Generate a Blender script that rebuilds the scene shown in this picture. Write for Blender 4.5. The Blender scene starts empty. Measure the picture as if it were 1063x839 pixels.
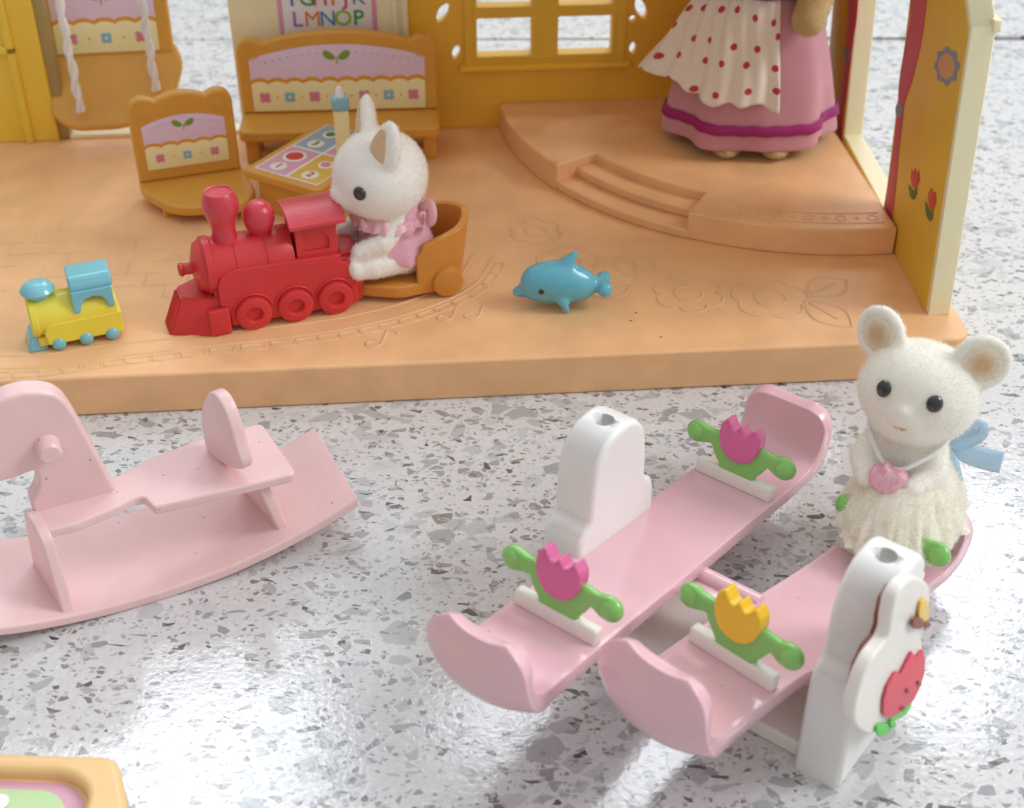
import bpy, bmesh, math, random
from mathutils import Matrix, Vector, Euler, noise
random.seed(7)
sc = bpy.context.scene
COL = sc.collection
R = math.radians

# ------------------------------------------------------------------ camera
TH = R(35.7); CAM = Vector((0, -22.7, 16.3))
FW = Vector((0, math.cos(TH), -math.sin(TH))); UP = Vector((0, math.sin(TH), math.cos(TH)))
FPX = 1400.0

def on(M, px, py, ax, d):
    """point (in the local space of M) where the sight line of photo pixel px,py meets the local plane axis ax = d"""
    r = Vector(((px - 531.5) / FPX, 0, 0)) + FW + UP * ((419.5 - py) / FPX)
    I = M.inverted()
    c = I @ CAM; v = I.to_3x3() @ r
    t = (d - c[ax]) / v[ax]
    return c + v * t

def cam():
    cd = bpy.data.cameras.new('camera'); co = bpy.data.objects.new('camera', cd); COL.objects.link(co)
    co.location = CAM; co.rotation_euler = (math.pi / 2 - TH, 0, 0)
    cd.sensor_width = 36; cd.lens = 36 * FPX / 1063
    cd.clip_start = 0.5; cd.clip_end = 1000
    cd.dof.use_dof = True; cd.dof.focus_distance = 24.6; cd.dof.aperture_fstop = 0.30
    sc.camera = co
cam()

# ------------------------------------------------------------------ materials
def lin(h):
    h = h.lstrip('#'); o = []
    for i in (0, 2, 4):
        c = int(h[i:i + 2], 16) / 255
        o.append(c / 12.92 if c <= .04045 else ((c + .055) / 1.055) ** 2.4)
    return (*o, 1)

def new_mat(name):
    m = bpy.data.materials.new(name); m.use_nodes = True
    nt = m.node_tree; b = nt.nodes['Principled BSDF']
    return m, nt, b

def ramp(nt, stops, interp='LINEAR'):
    r = nt.nodes.new('ShaderNodeValToRGB'); r.color_ramp.interpolation = interp
    el = r.color_ramp.elements
    while len(el) < len(stops): el.new(.5)
    for e, (p, c) in zip(el, stops):
        e.position = p; e.color = c if len(c) == 4 else (*c, 1)
    return r

def plastic(name, hexc, rough=.35, coat=0., bump=.03, bscale=14, var=.06, sss=0., dirt=0., spec=.5, sheen=0.):
    m, nt, b = new_mat(name); L = nt.links.new
    c = lin(hexc)
    tc = nt.nodes.new('ShaderNodeTexCoord')
    n = nt.nodes.new('ShaderNodeTexNoise'); n.inputs['Scale'].default_value = 1.1; n.inputs['Detail'].default_value = 5
    L(tc.outputs['Object'], n.inputs['Vector'])
    r = ramp(nt, [(.3, [x * (1 - var) for x in c[:3]]), (.7, [min(1, x * (1 + var)) for x in c[:3]])])
    L(n.outputs['Fac'], r.inputs['Fac'])
    out = r.outputs['Color']
    if dirt > 0:
        d = nt.nodes.new('ShaderNodeTexVoronoi'); d.inputs['Scale'].default_value = 2.2
        d.inputs['Randomness'].default_value = 1
        L(tc.outputs['Object'], d.inputs['Vector'])
        lt = nt.nodes.new('ShaderNodeMath'); lt.operation = 'LESS_THAN'; lt.inputs[1].default_value = .045
        L(d.outputs['Distance'], lt.inputs[0])
        mu = nt.nodes.new('ShaderNodeMath'); mu.operation = 'MULTIPLY'; mu.inputs[1].default_value = dirt
        L(lt.outputs[0], mu.inputs[0])
        mx = nt.nodes.new('ShaderNodeMix'); mx.data_type = 'RGBA'
        L(mu.outputs[0], mx.inputs['Factor']); L(out, mx.inputs['A']); mx.inputs['B'].default_value = (.10, .045, .03, 1)
        out = mx.outputs['Result']
    L(out, b.inputs['Base Color'])
    n2 = nt.nodes.new('ShaderNodeTexNoise'); n2.inputs['Scale'].default_value = bscale; n2.inputs['Detail'].default_value = 4
    L(tc.outputs['Object'], n2.inputs['Vector'])
    mr = nt.nodes.new('ShaderNodeMapRange'); mr.inputs['To Min'].default_value = rough * .85; mr.inputs['To Max'].default_value = min(1, rough * 1.2)
    L(n.outputs['Fac'], mr.inputs['Value']); L(mr.outputs[0], b.inputs['Roughness'])
    if bump:
        bp = nt.nodes.new('ShaderNodeBump'); bp.inputs['Strength'].default_value = bump; bp.inputs['Distance'].default_value = .05
        L(n2.outputs['Fac'], bp.inputs['Height']); L(bp.outputs[0], b.inputs['Normal'])
    b.inputs['Coat Weight'].default_value = coat; b.inputs['Coat Roughness'].default_value = .12
    b.inputs['Specular IOR Level'].default_value = spec
    if sss:
        b.inputs['Subsurface Weight'].default_value = sss; b.inputs['Subsurface Radius'].default_value = (1, .6, .35)
        b.inputs['Subsurface Scale'].default_value = .25
    if sheen:
        b.inputs['Sheen Weight'].default_value = sheen; b.inputs['Sheen Roughness'].default_value = .5
    return m

def flat(name, hexc, rough=.45):
    return plastic(name, hexc, rough=rough, bump=0, var=.03)

M = {}
M['base'] = plastic('orange_floor_plastic', 'EFBC88', .40, bump=.10, bscale=34, var=.07, dirt=.0, sss=.1)
M['wall'] = plastic('yellow_wall_plastic', 'F0C240', .4, bump=.04, bscale=10, var=.04, sss=.15)
M['wall_pale'] = plastic('pale_yellow_plastic', 'F8EFC6', .4, bump=.04, bscale=12, var=.03, sss=.15)
M['jamb'] = plastic('translucent_jamb_plastic', 'A8925C', .4, var=.08)
M['furn'] = plastic('honey_orange_plastic', 'DDA444', .36, bump=.06, bscale=25, var=.05, sss=.15)
M['cart'] = plastic('cart_orange_plastic', 'D08C3C', .3, bump=.1, bscale=18, var=.08, sss=.1)
M['red'] = plastic('red_painted_plastic', 'D23638', .34, bump=.12, bscale=22, var=.05)
M['red_gloss'] = plastic('glossy_red_plastic', 'D23A48', .2, coat=.3, bump=.22, bscale=34, var=.05)
M['pink'] = plastic('pink_seesaw_plastic', 'E9BCC3', .17, coat=.5, bump=.05, bscale=30, var=.03, dirt=.4, sss=.15)
M['horse'] = plastic('pale_pink_plastic', 'ECC8C6', .3, bump=.04, bscale=8, var=.04, dirt=.6, sss=.15)
M['white'] = plastic('white_plastic', 'F0EEEA', .38, bump=.03, var=.02, sss=.15)
M['handlew'] = plastic('handle_base_plastic', 'EEE9DF', .32, bump=.03, var=.03, sss=.2)
M['green'] = plastic('green_plastic', '88C966', .25, coat=.3, bump=.06, var=.05, sss=.1)
M['magenta'] = plastic('magenta_plastic', 'DA669A', .25, coat=.3, bump=.05, var=.05)
M['yellow'] = plastic('yellow_flower_plastic', 'F2C424', .25, coat=.2, bump=.05, var=.05)
M['smally'] = plastic('lemon_yellow_paint', 'EBDA48', .3, coat=.2, bump=.08, bscale=8, var=.05)
M['smallb'] = plastic('light_blue_paint', '7AC0CC', .22, coat=.4, bump=.06, bscale=8, var=.08)
M['dolphin'] = plastic('dolphin_blue_paint', '64B8CC', .22, coat=.4, bump=.08, bscale=8, var=.08)
M['board'] = plastic('pale_orange_plastic', 'F3C98E', .35, bump=.04, var=.04, sss=.2)
M['wall_backlit'] = plastic('backlit_yellow_plastic', 'F2CC48', .4, bump=.04, bscale=10, var=.04, sss=.15)  # wall yellow with light from behind put into the colour
M['black'] = plastic('glossy_black', '0C0A0A', .06, coat=1, bump=0, var=0)
M['fur'] = plastic('cream_flocking', 'F7F3E6', .95, bump=.25, bscale=60, var=.05, sss=.1, spec=.15, sheen=.5)
M['fur2'] = plastic('white_flocking', 'F8F4EC', .95, bump=.25, bscale=60, var=.03, sss=.1, spec=.15, sheen=.5)
M['earin'] = plastic('tan_flocking', 'DDBF95', .95, bump=.35, bscale=60, var=.12, spec=.1, sheen=.3)
M['furtan'] = plastic('beige_flocking', 'C9AC78', .95, bump=.35, bscale=60, var=.1, spec=.1, sheen=.3)
M['tulle'] = plastic('cream_tulle', 'F8F4E4', .95, bump=.3, bscale=38, var=.05, spec=.1, sheen=.6)
M['pinkcloth'] = plastic('pink_fleece', 'F6B8C8', .9, bump=.5, bscale=30, var=.22, spec=.1, sheen=.4)
M['pinkknit'] = plastic('pink_knit', 'FAD6DE', .95, bump=.4, bscale=22, var=.12, spec=.1, sheen=.4)
M['satin'] = plastic('pink_satin', 'F3BFC4', .3, bump=.1, bscale=12, var=.1)
M['whitecord'] = plastic('white_cord', 'F2F0EC', .8, bump=.6, bscale=26, var=.04)
M['blueorg'] = plastic('blue_organza', 'BEDFF4', .4, bump=.25, bscale=22, var=.1, sheen=.4)
M['blueorg'].node_tree.nodes['Principled BSDF'].inputs['Alpha'].default_value = .72
M['skirt'] = plastic('dusty_pink_cotton', 'CB9099', .9, bump=.35, bscale=50, var=.06, spec=.15, sheen=.3)
M['bodice'] = plastic('mauve_cotton', '8E4A62', .9, bump=.35, bscale=50, var=.15, spec=.15, sheen=.3)
M['ribbon'] = plastic('magenta_ribbon', 'A0186C', .6, bump=.6, bscale=30, var=.1)
M['lav'] = flat('lavender_print', 'E8CEE2'); M['cream'] = flat('cream_print', 'F8EEB6'); M['ora'] = flat('orange_print', 'DE9A22')
M['leaf'] = flat('leaf_green_print', '7DA63A'); M['flp'] = flat('pink_flower_print', 'DE8AA8'); M['flb'] = flat('blue_flower_print', '8DC3D0')
M['dotl'] = flat('lilac_dot_print', 'B78CC0'); M['paper'] = flat('white_print', 'F4F0EC'); M['ppink'] = flat('pink_print', 'E8A0C0')
M['tred'] = flat('red_print', 'D0453C'); M['tblue'] = flat('blue_print', '3E8CC4'); M['tgreen'] = flat('green_print', '3FA552')
M['torange'] = flat('orange_letter_print', 'F07C28'); M['tpurple'] = flat('purple_print', 'B07CC8'); M['tpinkd'] = flat('dark_pink_print', 'D85C86')
M['tlime'] = flat('lime_print', 'A0C83C'); M['greyblue'] = flat('grey_blue_print', '9CB4BC'); M['tpk'] = flat('soft_pink_print', 'E2A8BC')
M['tyl'] = flat('golden_print', 'E4BC4C'); M['brown'] = flat('brown_print', '8A4A34'); M['curt'] = flat('curtain_print', 'CC5468')
M['tiegrey'] = flat('blue_grey_print', '8494A8'); M['peach'] = flat('peach_print', 'D8A070'); M['dgreen'] = flat('dark_green_print', '4E7A34')
M['lgreen'] = flat('pale_green_print', 'BCD8A0'); M['bgreen'] = flat('bright_green_print', '62CF58'); M['tulipred'] = flat('tulip_red_paint', 'E04C5E')
M['mauvep'] = flat('mauve_print', 'D8A4B4')

def terrazzo():
    m, nt, b = new_mat('terrazzo'); L = nt.links.new; N = nt.nodes.new
    tc = N('ShaderNodeTexCoord')
    nz = N('ShaderNodeTexNoise'); nz.inputs['Scale'].default_value = .35; nz.inputs['Detail'].default_value = 3
    L(tc.outputs['Object'], nz.inputs['Vector'])
    fine = N('ShaderNodeTexNoise'); fine.inputs['Scale'].default_value = 9; fine.inputs['Detail'].default_value = 6
    L(tc.outputs['Object'], fine.inputs['Vector'])
    base = ramp(nt, [(.3, (.61, .60, .585)), (.7, (.70, .695, .685))]); L(fine.outputs['Fac'], base.inputs['Fac'])
    col = base.outputs['Color']
    heights = []
    # scale, rotation, stretch, edge threshold, share of cells, colour stops
    G = lambda v, t=(1, 1, 1): (v * t[0], v * t[1], v * t[2])
    layers = [
        (2.1, 20, 1.15, .09, .14, [(0, G(.55, (1, 1.02, 1))), (.5, G(.62)), (1, G(.47, (1, 1.02, 1.01)))]),
        (2.4, 75, 1.4, .12, .08, [(0, G(.42, (1, 1.02, .98))), (.6, G(.56)), (1, G(.32, (1, 1, .97)))]),
        (2.1, 130, 1.3, .13, .07, [(0, G(.46, (.98, 1.02, 1.0))), (.5, G(.36, (1, 1.03, 1))), (.8, G(.5)), (1, G(.26, (1.05, 1, .92)))]),
        (4.2, -15, 1.4, .12, .15, [(0, G(.42)), (.5, G(.30)), (1, G(.52, (1.02, 1, .95)))]),
        (4.0, 48, 1.9, .15, .04, [(0, G(.12)), (.5, G(.18, (1.15, 1, .85))), (1, G(.08))]),
        (7.0, 100, 1.5, .13, .17, [(0, G(.44)), (.6, G(.30)), (1, G(.20, (1.15, 1, .88)))]),
        (11.0, 10, 1.3, .12, .20, [(0, G(.42)), (.6, G(.5)), (1, G(.24))]),
    ]
    for i, (s, rot, st, th, share, stops) in enumerate(layers):
        mp = N('ShaderNodeMapping'); mp.inputs['Rotation'].default_value = (0, 0, R(rot))
        mp.inputs['Location'].default_value = (3.7 * i + 11, 5.1 * i, 0); mp.inputs['Scale'].default_value = (1, st, 1)
        # gentle swirl so shards do not all point the same way
        sw = N('ShaderNodeTexNoise'); sw.inputs['Scale'].default_value = .5 * s; sw.inputs['Detail'].default_value = 1
        L(tc.outputs['Object'], sw.inputs['Vector'])
        ad = N('ShaderNodeVectorMath'); ad.operation = 'MULTIPLY_ADD'
        ad.inputs[1].default_value = (1.1 / s, 1.1 / s, 0)
        L(sw.outputs['Color'], ad.inputs[0]); L(tc.outputs['Object'], ad.inputs[2])
        L(ad.outputs[0], mp.inputs['Vector'])
        vs = []
        for f in ('F1', 'DISTANCE_TO_EDGE'):
            v = N('ShaderNodeTexVoronoi'); v.voronoi_dimensions = '2D'; v.feature = f; v.inputs['Scale'].default_value = s
            L(mp.outputs[0], v.inputs['Vector']); vs.append(v)
        sep = N('ShaderNodeSeparateColor'); L(vs[0].outputs['Color'], sep.inputs[0])
        # per-cell threshold: chips have unequal sizes
        thr = N('ShaderNodeMath'); thr.operation = 'MULTIPLY_ADD'; thr.inputs[1].default_value = th * 1.5; thr.inputs[2].default_value = th * .35
        L(sep.outputs[1], thr.inputs[0])
        dif = N('ShaderNodeMath'); dif.operation = 'SUBTRACT'; L(vs[1].outputs['Distance'], dif.inputs[0]); L(thr.outputs[0], dif.inputs[1])
        g1 = N('ShaderNodeMapRange'); g1.inputs['From Min'].default_value = 0; g1.inputs['From Max'].default_value = .012 * s
        L(dif.outputs[0], g1.inputs['Value'])
        g2 = N('ShaderNodeMath'); g2.operation = 'LESS_THAN'; g2.inputs[1].default_value = share; L(sep.outputs[0], g2.inputs[0])
        mk = N('ShaderNodeMath'); mk.operation = 'MULTIPLY'; L(g1.outputs[0], mk.inputs[0]); L(g2.outputs[0], mk.inputs[1])
        rc = ramp(nt, stops); L(sep.outputs[2], rc.inputs['Fac'])
        mx = N('ShaderNodeMix'); mx.data_type = 'RGBA'; L(mk.outputs[0], mx.inputs['Factor']); L(col, mx.inputs['A']); L(rc.outputs[0], mx.inputs['B'])
        col = mx.outputs['Result']
        heights.append((mk, sep))
    L(col, b.inputs['Base Color'])
    # glassy chips: tiny facets with their own tilt
    vf = N('ShaderNodeTexVoronoi'); vf.voronoi_dimensions = '2D'; vf.inputs['Scale'].default_value = 3.2; L(tc.outputs['Object'], vf.inputs['Vector'])
    vg = N('ShaderNodeTexVoronoi'); vg.voronoi_dimensions = '2D'; vg.feature = 'DISTANCE_TO_EDGE'; vg.inputs['Scale'].default_value = 4.5; L(tc.outputs['Object'], vg.inputs['Vector'])
    hh = N('ShaderNodeMath'); hh.operation = 'MINIMUM'; hh.inputs[1].default_value = .06; L(vg.outputs['Distance'], hh.inputs[0])
    h2 = N('ShaderNodeMath'); h2.operation = 'MULTIPLY_ADD'; h2.inputs[1].default_value = .6; L(hh.outputs[0], h2.inputs[0]); L(fine.outputs['Fac'], h2.inputs[2])
    prev = h2.outputs[0]
    for mk, sep in heights[:5]:
        a = N('ShaderNodeMath'); a.operation = 'MULTIPLY'; L(mk.outputs[0], a.inputs[0]); L(sep.outputs[1], a.inputs[1])
        a2 = N('ShaderNodeMath'); a2.operation = 'MULTIPLY_ADD'; a2.inputs[1].default_value = .35; L(a.outputs[0], a2.inputs[0]); L(prev, a2.inputs[2]); prev = a2.outputs[0]
    bp = N('ShaderNodeBump'); bp.inputs['Strength'].default_value = .12; bp.inputs['Distance'].default_value = .03
    L(prev, bp.inputs['Height']); L(bp.outputs[0], b.inputs['Normal'])
    rr = ramp(nt, [(.3, (.06,) * 3), (.7, (.14,) * 3)]); L(nz.outputs['Fac'], rr.inputs['Fac']); L(rr.outputs[0], b.inputs['Roughness'])
    b.inputs['Coat Weight'].default_value = .6; b.inputs['Coat Roughness'].default_value = .1
    L(bp.outputs[0], b.inputs['Coat Normal'])
    return m
M['terrazzo'] = terrazzo()

def ear_mat():
    m, nt, b = new_mat('blended_ear_flocking'); L = nt.links.new; N = nt.nodes.new
    tc = N('ShaderNodeTexCoord'); ln = N('ShaderNodeVectorMath'); ln.operation = 'LENGTH'; L(tc.outputs['Object'], ln.inputs[0])
    r = ramp(nt, [(.12, lin('D9B488')), (.36, lin('F2EBDA'))]); L(ln.outputs['Value'], r.inputs['Fac']); L(r.outputs[0], b.inputs['Base Color'])  # tan to cream colour blend of the ear fabric
    b.inputs['Roughness'].default_value = .95; b.inputs['Specular IOR Level'].default_value = .1; b.inputs['Sheen Weight'].default_value = .4
    return m
M['eargrad'] = ear_mat()

def polka():
    m, nt, b = new_mat('polka_dot_cotton'); L = nt.links.new; N = nt.nodes.new
    tc = N('ShaderNodeTexCoord')
    v = N('ShaderNodeTexVoronoi'); v.voronoi_dimensions = '2D'; v.inputs['Scale'].default_value = 1.75; v.inputs['Randomness'].default_value = .45
    L(tc.outputs['UV'], v.inputs['Vector'])
    r = ramp(nt, [(.0, lin('C63848')), (.13, lin('C63848')), (.16, lin('F0E6D8')), (1, lin('F0E6D8'))]); L(v.outputs['Distance'], r.inputs['Fac'])
    L(r.outputs[0], b.inputs['Base Color']); b.inputs['Roughness'].default_value = .9; b.inputs['Sheen Weight'].default_value = .3
    n = N('ShaderNodeTexNoise'); n.inputs['Scale'].default_value = 45; L(tc.outputs['Object'], n.inputs['Vector'])
    bp = N('ShaderNodeBump'); bp.inputs['Strength'].default_value = .3; bp.inputs['Distance'].default_value = .03
    L(n.outputs['Fac'], bp.inputs['Height']); L(bp.outputs[0], b.inputs['Normal'])
    return m
M['polka'] = polka()

# ------------------------------------------------------------------ objects
def thing(name, label, cat, mat4, group=None):
    o = bpy.data.objects.new(name, None); COL.objects.link(o); o.matrix_world = mat4
    o.empty_display_size = .3
    o['label'] = label; o['category'] = cat
    if group: o['group'] = group
    return o

def part(name, me, mats, parent=None, loc=(0, 0, 0), rot=(0, 0, 0), label=None, kind=None, wn=True):
    me.name = name
    if mats is not None:
        if len(me.materials): me.materials.clear()
        for k in (mats if isinstance(mats, (list, tuple)) else [mats]): me.materials.append(M[k])
    o = bpy.data.objects.new(name, me); COL.objects.link(o)
    if parent: o.parent = parent
    o.location = loc; o.rotation_euler = rot
    if label: o['label'] = label
    if kind: o['kind'] = kind
    return o

def smooth(me, ang=35):
    me.shade_smooth()
    me.set_sharp_from_angle(angle=R(ang))
    return me

def from_curve(cd):
    o = bpy.data.objects.new('tmp', cd); COL.objects.link(o)
    dg = bpy.context.evaluated_depsgraph_get()
    me = bpy.data.meshes.new_from_object(o.evaluated_get(dg))
    bpy.data.objects.remove(o); bpy.data.curves.remove(cd)
    return me

def from_mods(me, mods):
    o = bpy.data.objects.new('tmp', me); COL.objects.link(o)
    for t, kw in mods:
        md = o.modifiers.new(t, t)
        for k, v in kw.items(): setattr(md, k, v)
    dg = bpy.context.evaluated_depsgraph_get()
    r = bpy.data.meshes.new_from_object(o.evaluated_get(dg))
    bpy.data.objects.remove(o); bpy.data.meshes.remove(me)
    return r

def slab(loops, t, bevel=.03, res=3, plane='xy', off=0.):
    """rounded prism of closed 2D loops (first = outline, others = holes), thickness t from off along the normal"""
    cd = bpy.data.curves.new('c', 'CURVE'); cd.dimensions = '2D'; cd.fill_mode = 'BOTH'
    if loops and not isinstance(loops[0][0], (tuple, list, Vector)): loops = [loops]
    for lp in loops:
        s = cd.splines.new('POLY'); s.points.add(len(lp) - 1)
        for p, q in zip(s.points, lp): p.co = (q[0], q[1], 0, 1)
        s.use_cyclic_u = True
    if t > 0:
        bevel = min(bevel, t * .49)
        cd.extrude = t / 2 - bevel; cd.bevel_depth = bevel; cd.bevel_resolution = res; cd.offset = -bevel
    me = from_curve(cd)
    bm = bmesh.new(); bm.from_mesh(me)
    bmesh.ops.remove_doubles(bm, verts=bm.verts, dist=1e-4)
    for v in bm.verts:
        x, y, z = v.co; z += t / 2 + off
        v.co = {'xy': (x, y, z), 'xz': (x, z, y), 'yz': (z, x, y)}[plane]
    if plane == 'xz': bmesh.ops.reverse_faces(bm, faces=bm.faces)
    bmesh.ops.recalc_face_normals(bm, faces=bm.faces) if t > 0 else None
    bm.to_mesh(me); bm.free()
    me.materials.clear()
    return smooth(me, 50 if t > 0 else 30)

def wnorm(o):
    md = o.modifiers.new('wn', 'WEIGHTED_NORMAL'); md.keep_sharp = True; md.weight = 100
    return o

def rbox(x0, x1, y0, y1, z0, z1, b=.05, seg=3, topscale=None):
    bm = bmesh.new(); bmesh.ops.create_cube(bm, size=1)
    for v in bm.verts:
        top = v.co.z > 0
        v.co = ((x0 + x1) / 2 + v.co.x * (x1 - x0), (y0 + y1) / 2 + v.co.y * (y1 - y0), (z0 + z1) / 2 + v.co.z * (z1 - z0))
        if top and topscale:
            v.co.x = (x0 + x1) / 2 + (v.co.x - (x0 + x1) / 2) * topscale[0]; v.co.y = (y0 + y1) / 2 + (v.co.y - (y0 + y1) / 2) * topscale[1]
    if b > 0: bmesh.ops.bevel(bm, geom=list(bm.edges), offset=b, segments=seg, affect='EDGES', profile=.5, clamp_overlap=True)
    me = bpy.data.meshes.new('b'); bm.to_mesh(me); bm.free()
    return smooth(me, 45)

def lathe(prof, seg=40, axis='z', org=(0, 0, 0), ang=40):
    bm = bmesh.new(); rings = []
    for r, z in prof:
        if r < 1e-5: rings.append([bm.verts.new((0, 0, z))])
        else: rings.append([bm.verts.new((r * math.cos(2 * math.pi * k / seg), r * math.sin(2 * math.pi * k / seg), z)) for k in range(seg)])
    for a, c in zip(rings, rings[1:]):
        for k in range(seg):
            k2 = (k + 1) % seg
            if len(a) == 1 and len(c) == 1: continue
            if len(a) == 1: bm.faces.new((a[0], c[k], c[k2]))
            elif len(c) == 1: bm.faces.new((a[k], a[k2], c[0]))
            else: bm.faces.new((a[k], a[k2], c[k2], c[k]))
    bmesh.ops.recalc_face_normals(bm, faces=bm.faces)
    mt = {'z': Matrix(), 'x': Matrix.Rotation(R(90), 4, 'Y'), 'y': Matrix.Rotation(R(-90), 4, 'X')}[axis]
    bmesh.ops.transform(bm, matrix=Matrix.Translation(org) @ mt, verts=bm.verts)
    me = bpy.data.meshes.new('l'); bm.to_mesh(me); bm.free()
    return smooth(me, ang)

def tube(pts, r, cyc=False, res=4, radii=None, caps=True):
    cd = bpy.data.curves.new('c', 'CURVE'); cd.dimensions = '3D'
    s = cd.splines.new('POLY'); s.points.add(len(pts) - 1)
    for i, (p, q) in enumerate(zip(s.points, pts)):
        p.co = (*q, 1)
        if radii: p.radius = radii[i]
    s.use_cyclic_u = cyc
    cd.bevel_depth = r; cd.bevel_resolution = res; cd.use_fill_caps = caps
    me = from_curve(cd); me.materials.clear()
    return smooth(me, 60)

def ball(c, r, s=(1, 1, 1), rot=None, seg=24):
    bm = bmesh.new(); bmesh.ops.create_uvsphere(bm, u_segments=seg, v_segments=seg // 2 + 2, radius=r)
    mt = Matrix.Translation(c) @ (Euler(rot).to_matrix().to_4x4() if rot else Matrix()) @ Matrix.Diagonal((*s, 1))
    bmesh.ops.transform(bm, matrix=mt, verts=bm.verts)
    me = bpy.data.meshes.new('s'); bm.to_mesh(me); bm.free(); me.shade_smooth()
    return me

def capsule(a, b, ra, rb, n=7):
    a = Vector(a); b = Vector(b); out = []
    for i in range(n):
        t = i / (n - 1); out.append(ball(a.lerp(b, t), ra + (rb - ra) * t, seg=16))
    return out

def merge(items, name='m'):
    """items: meshes, or (mesh, material index)"""
    bm = bmesh.new()
    for it in items:
        me, idx = it if isinstance(it, tuple) else (it, 0)
        n0 = len(bm.faces); bm.from_mesh(me); bm.faces.ensure_lookup_table()
        for f in bm.faces[n0:]: f.material_index = idx
        bpy.data.meshes.remove(me)
    me = bpy.data.meshes.new(name); bm.to_mesh(me); bm.free()
    return me

def xf(me, mat4): me.transform(mat4); return me

def blob(items, voxel=.07, it=4):
    me = merge(items)
    me = from_mods(me, [('REMESH', dict(mode='VOXEL', voxel_size=voxel)), ('SMOOTH', dict(factor=.6, iterations=it)), ('SUBSURF', dict(levels=1, render_levels=1))])
    me.shade_smooth(); me.materials.clear()
    return me

from mathutils.bvhtree import BVHTree
def surf(me, o, d):
    """first point of the mesh hit from o along d"""
    t = BVHTree.FromPolygons([v.co for v in me.vertices], [p.vertices for p in me.polygons])
    h = t.ray_cast(Vector(o), Vector(d).normalized())
    return h[0] if h[0] else Vector(o)

def fibre_mat(name, hexc):
    m = bpy.data.materials.new(name); m.use_nodes = True; nt = m.node_tree; nt.nodes.clear(); N = nt.nodes.new
    d = N('ShaderNodeBsdfDiffuse'); t = N('ShaderNodeBsdfTranslucent'); x = N('ShaderNodeMixShader'); o = N('ShaderNodeOutputMaterial')
    d.inputs[0].default_value = lin(hexc); t.inputs[0].default_value = lin(hexc); x.inputs[0].default_value = .5
    nt.links.new(d.outputs[0], x.inputs[1]); nt.links.new(t.outputs[0], x.inputs[2]); nt.links.new(x.outputs[0], o.inputs[0]); return m
M['fib'] = fibre_mat('cream_fibre', 'FBF8EE'); M['fibtan'] = fibre_mat('beige_fibre', 'CDB080'); M['fibpink'] = fibre_mat('pink_fibre', 'FAD0DA'); M['fibear'] = fibre_mat('ear_fibre', 'E6CDA8')

def fuzz(me, n, ln=.045, w=.012, seed=1):
    """add n tiny flocking fibres on the surface of the mesh"""
    rnd = random.Random(seed)
    me.calc_loop_triangles()
    tris = list(me.loop_triangles); ar = []; s = 0
    for t in tris: s += t.area; ar.append(s)
    import bisect
    vs = [v.co.copy() for v in me.vertices]; nv = [v.normal.copy() for v in me.vertices]
    bm = bmesh.new(); bm.from_mesh(me)
    for _ in range(n):
        t = tris[min(len(tris) - 1, bisect.bisect(ar, rnd.random() * s))]
        a, b = rnd.random(), rnd.random()
        if a + b > 1: a, b = 1 - a, 1 - b
        i, j, k = t.vertices
        p = vs[i] * (1 - a - b) + vs[j] * a + vs[k] * b
        nn = (nv[i] * (1 - a - b) + nv[j] * a + nv[k] * b)
        d = (nn + Vector((rnd.gauss(0, .35), rnd.gauss(0, .35), rnd.gauss(0, .35)))).normalized()
        sd = d.cross(Vector((rnd.random() - .5, rnd.random() - .5, rnd.random() - .5))).normalized() * w
        q0 = bm.verts.new(p - sd - nn * .01); q1 = bm.verts.new(p + sd - nn * .01); q2 = bm.verts.new(p + d * ln * (.5 + rnd.random()))
        f = bm.faces.new((q0, q1, q2)); f.smooth = True; f.material_index = 1
    bm.to_mesh(me); bm.free()
    return me

def cr(pts, n=6, closed=True):
    """Catmull-Rom through 2D/3D points"""
    P = [Vector(p) for p in pts]; out = []; N = len(P)
    rng = range(N) if closed else range(N - 1)
    for i in rng:
        g = (lambda k: P[k % N]) if closed else (lambda k: P[max(0, min(N - 1, k))])
        p0, p1, p2, p3 = g(i - 1), g(i), g(i + 1), g(i + 2)
        for k in range(n):
            t = k / n
            out.append(.5 * ((2 * p1) + (-p0 + p2) * t + (2 * p0 - 5 * p1 + 4 * p2 - p3) * t * t + (-p0 + 3 * p1 - 3 * p2 + p3) * t ** 3))
    if not closed: out.append(P[-1])
    return [tuple(v) for v in out]

def rounded(pts, r, n=5):
    """polygon with corners rounded by r (number or list per corner)"""
    out = []; N = len(pts)
    for i in range(N):
        p = Vector(pts[i][:2]); a = Vector(pts[i - 1][:2]); b = Vector(pts[(i + 1) % N][:2])
        ri = r[i] if isinstance(r, (list, tuple)) else r
        da = (a - p); db = (b - p)
        ri = min(ri, da.length * .49, db.length * .49)
        if ri < 1e-4: out.append(tuple(p)); continue
        s = p + da.normalized() * ri; e = p + db.normalized() * ri
        for k in range(n + 1):
            t = k / n
            out.append(tuple(s * (1 - t) ** 2 + p * 2 * t * (1 - t) + e * t * t))
    return out

def arc(cx, cy, r, a0, a1, n=24): return [(cx + r * math.cos(R(a0 + (a1 - a0) * k / n)), cy + r * math.sin(R(a0 + (a1 - a0) * k / n))) for k in range(n + 1)]
def circle(cx, cy, r, n=20, ry=None): return [(cx + r * math.cos(2 * math.pi * k / n), cy + (ry or r) * math.sin(2 * math.pi * k / n)) for k in range(n)]
def frame(x, y, z, deg): return Matrix.Translation((x, y, z)) @ Matrix.Rotation(R(deg), 4, 'Z')

def text_mesh(s, size, bold=.02):
    cd = bpy.data.curves.new('t', 'FONT'); cd.body = s; cd.size = size; cd.align_x = 'CENTER'; cd.align_y = 'CENTER'; cd.offset = bold
    return from_curve(cd)

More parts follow.
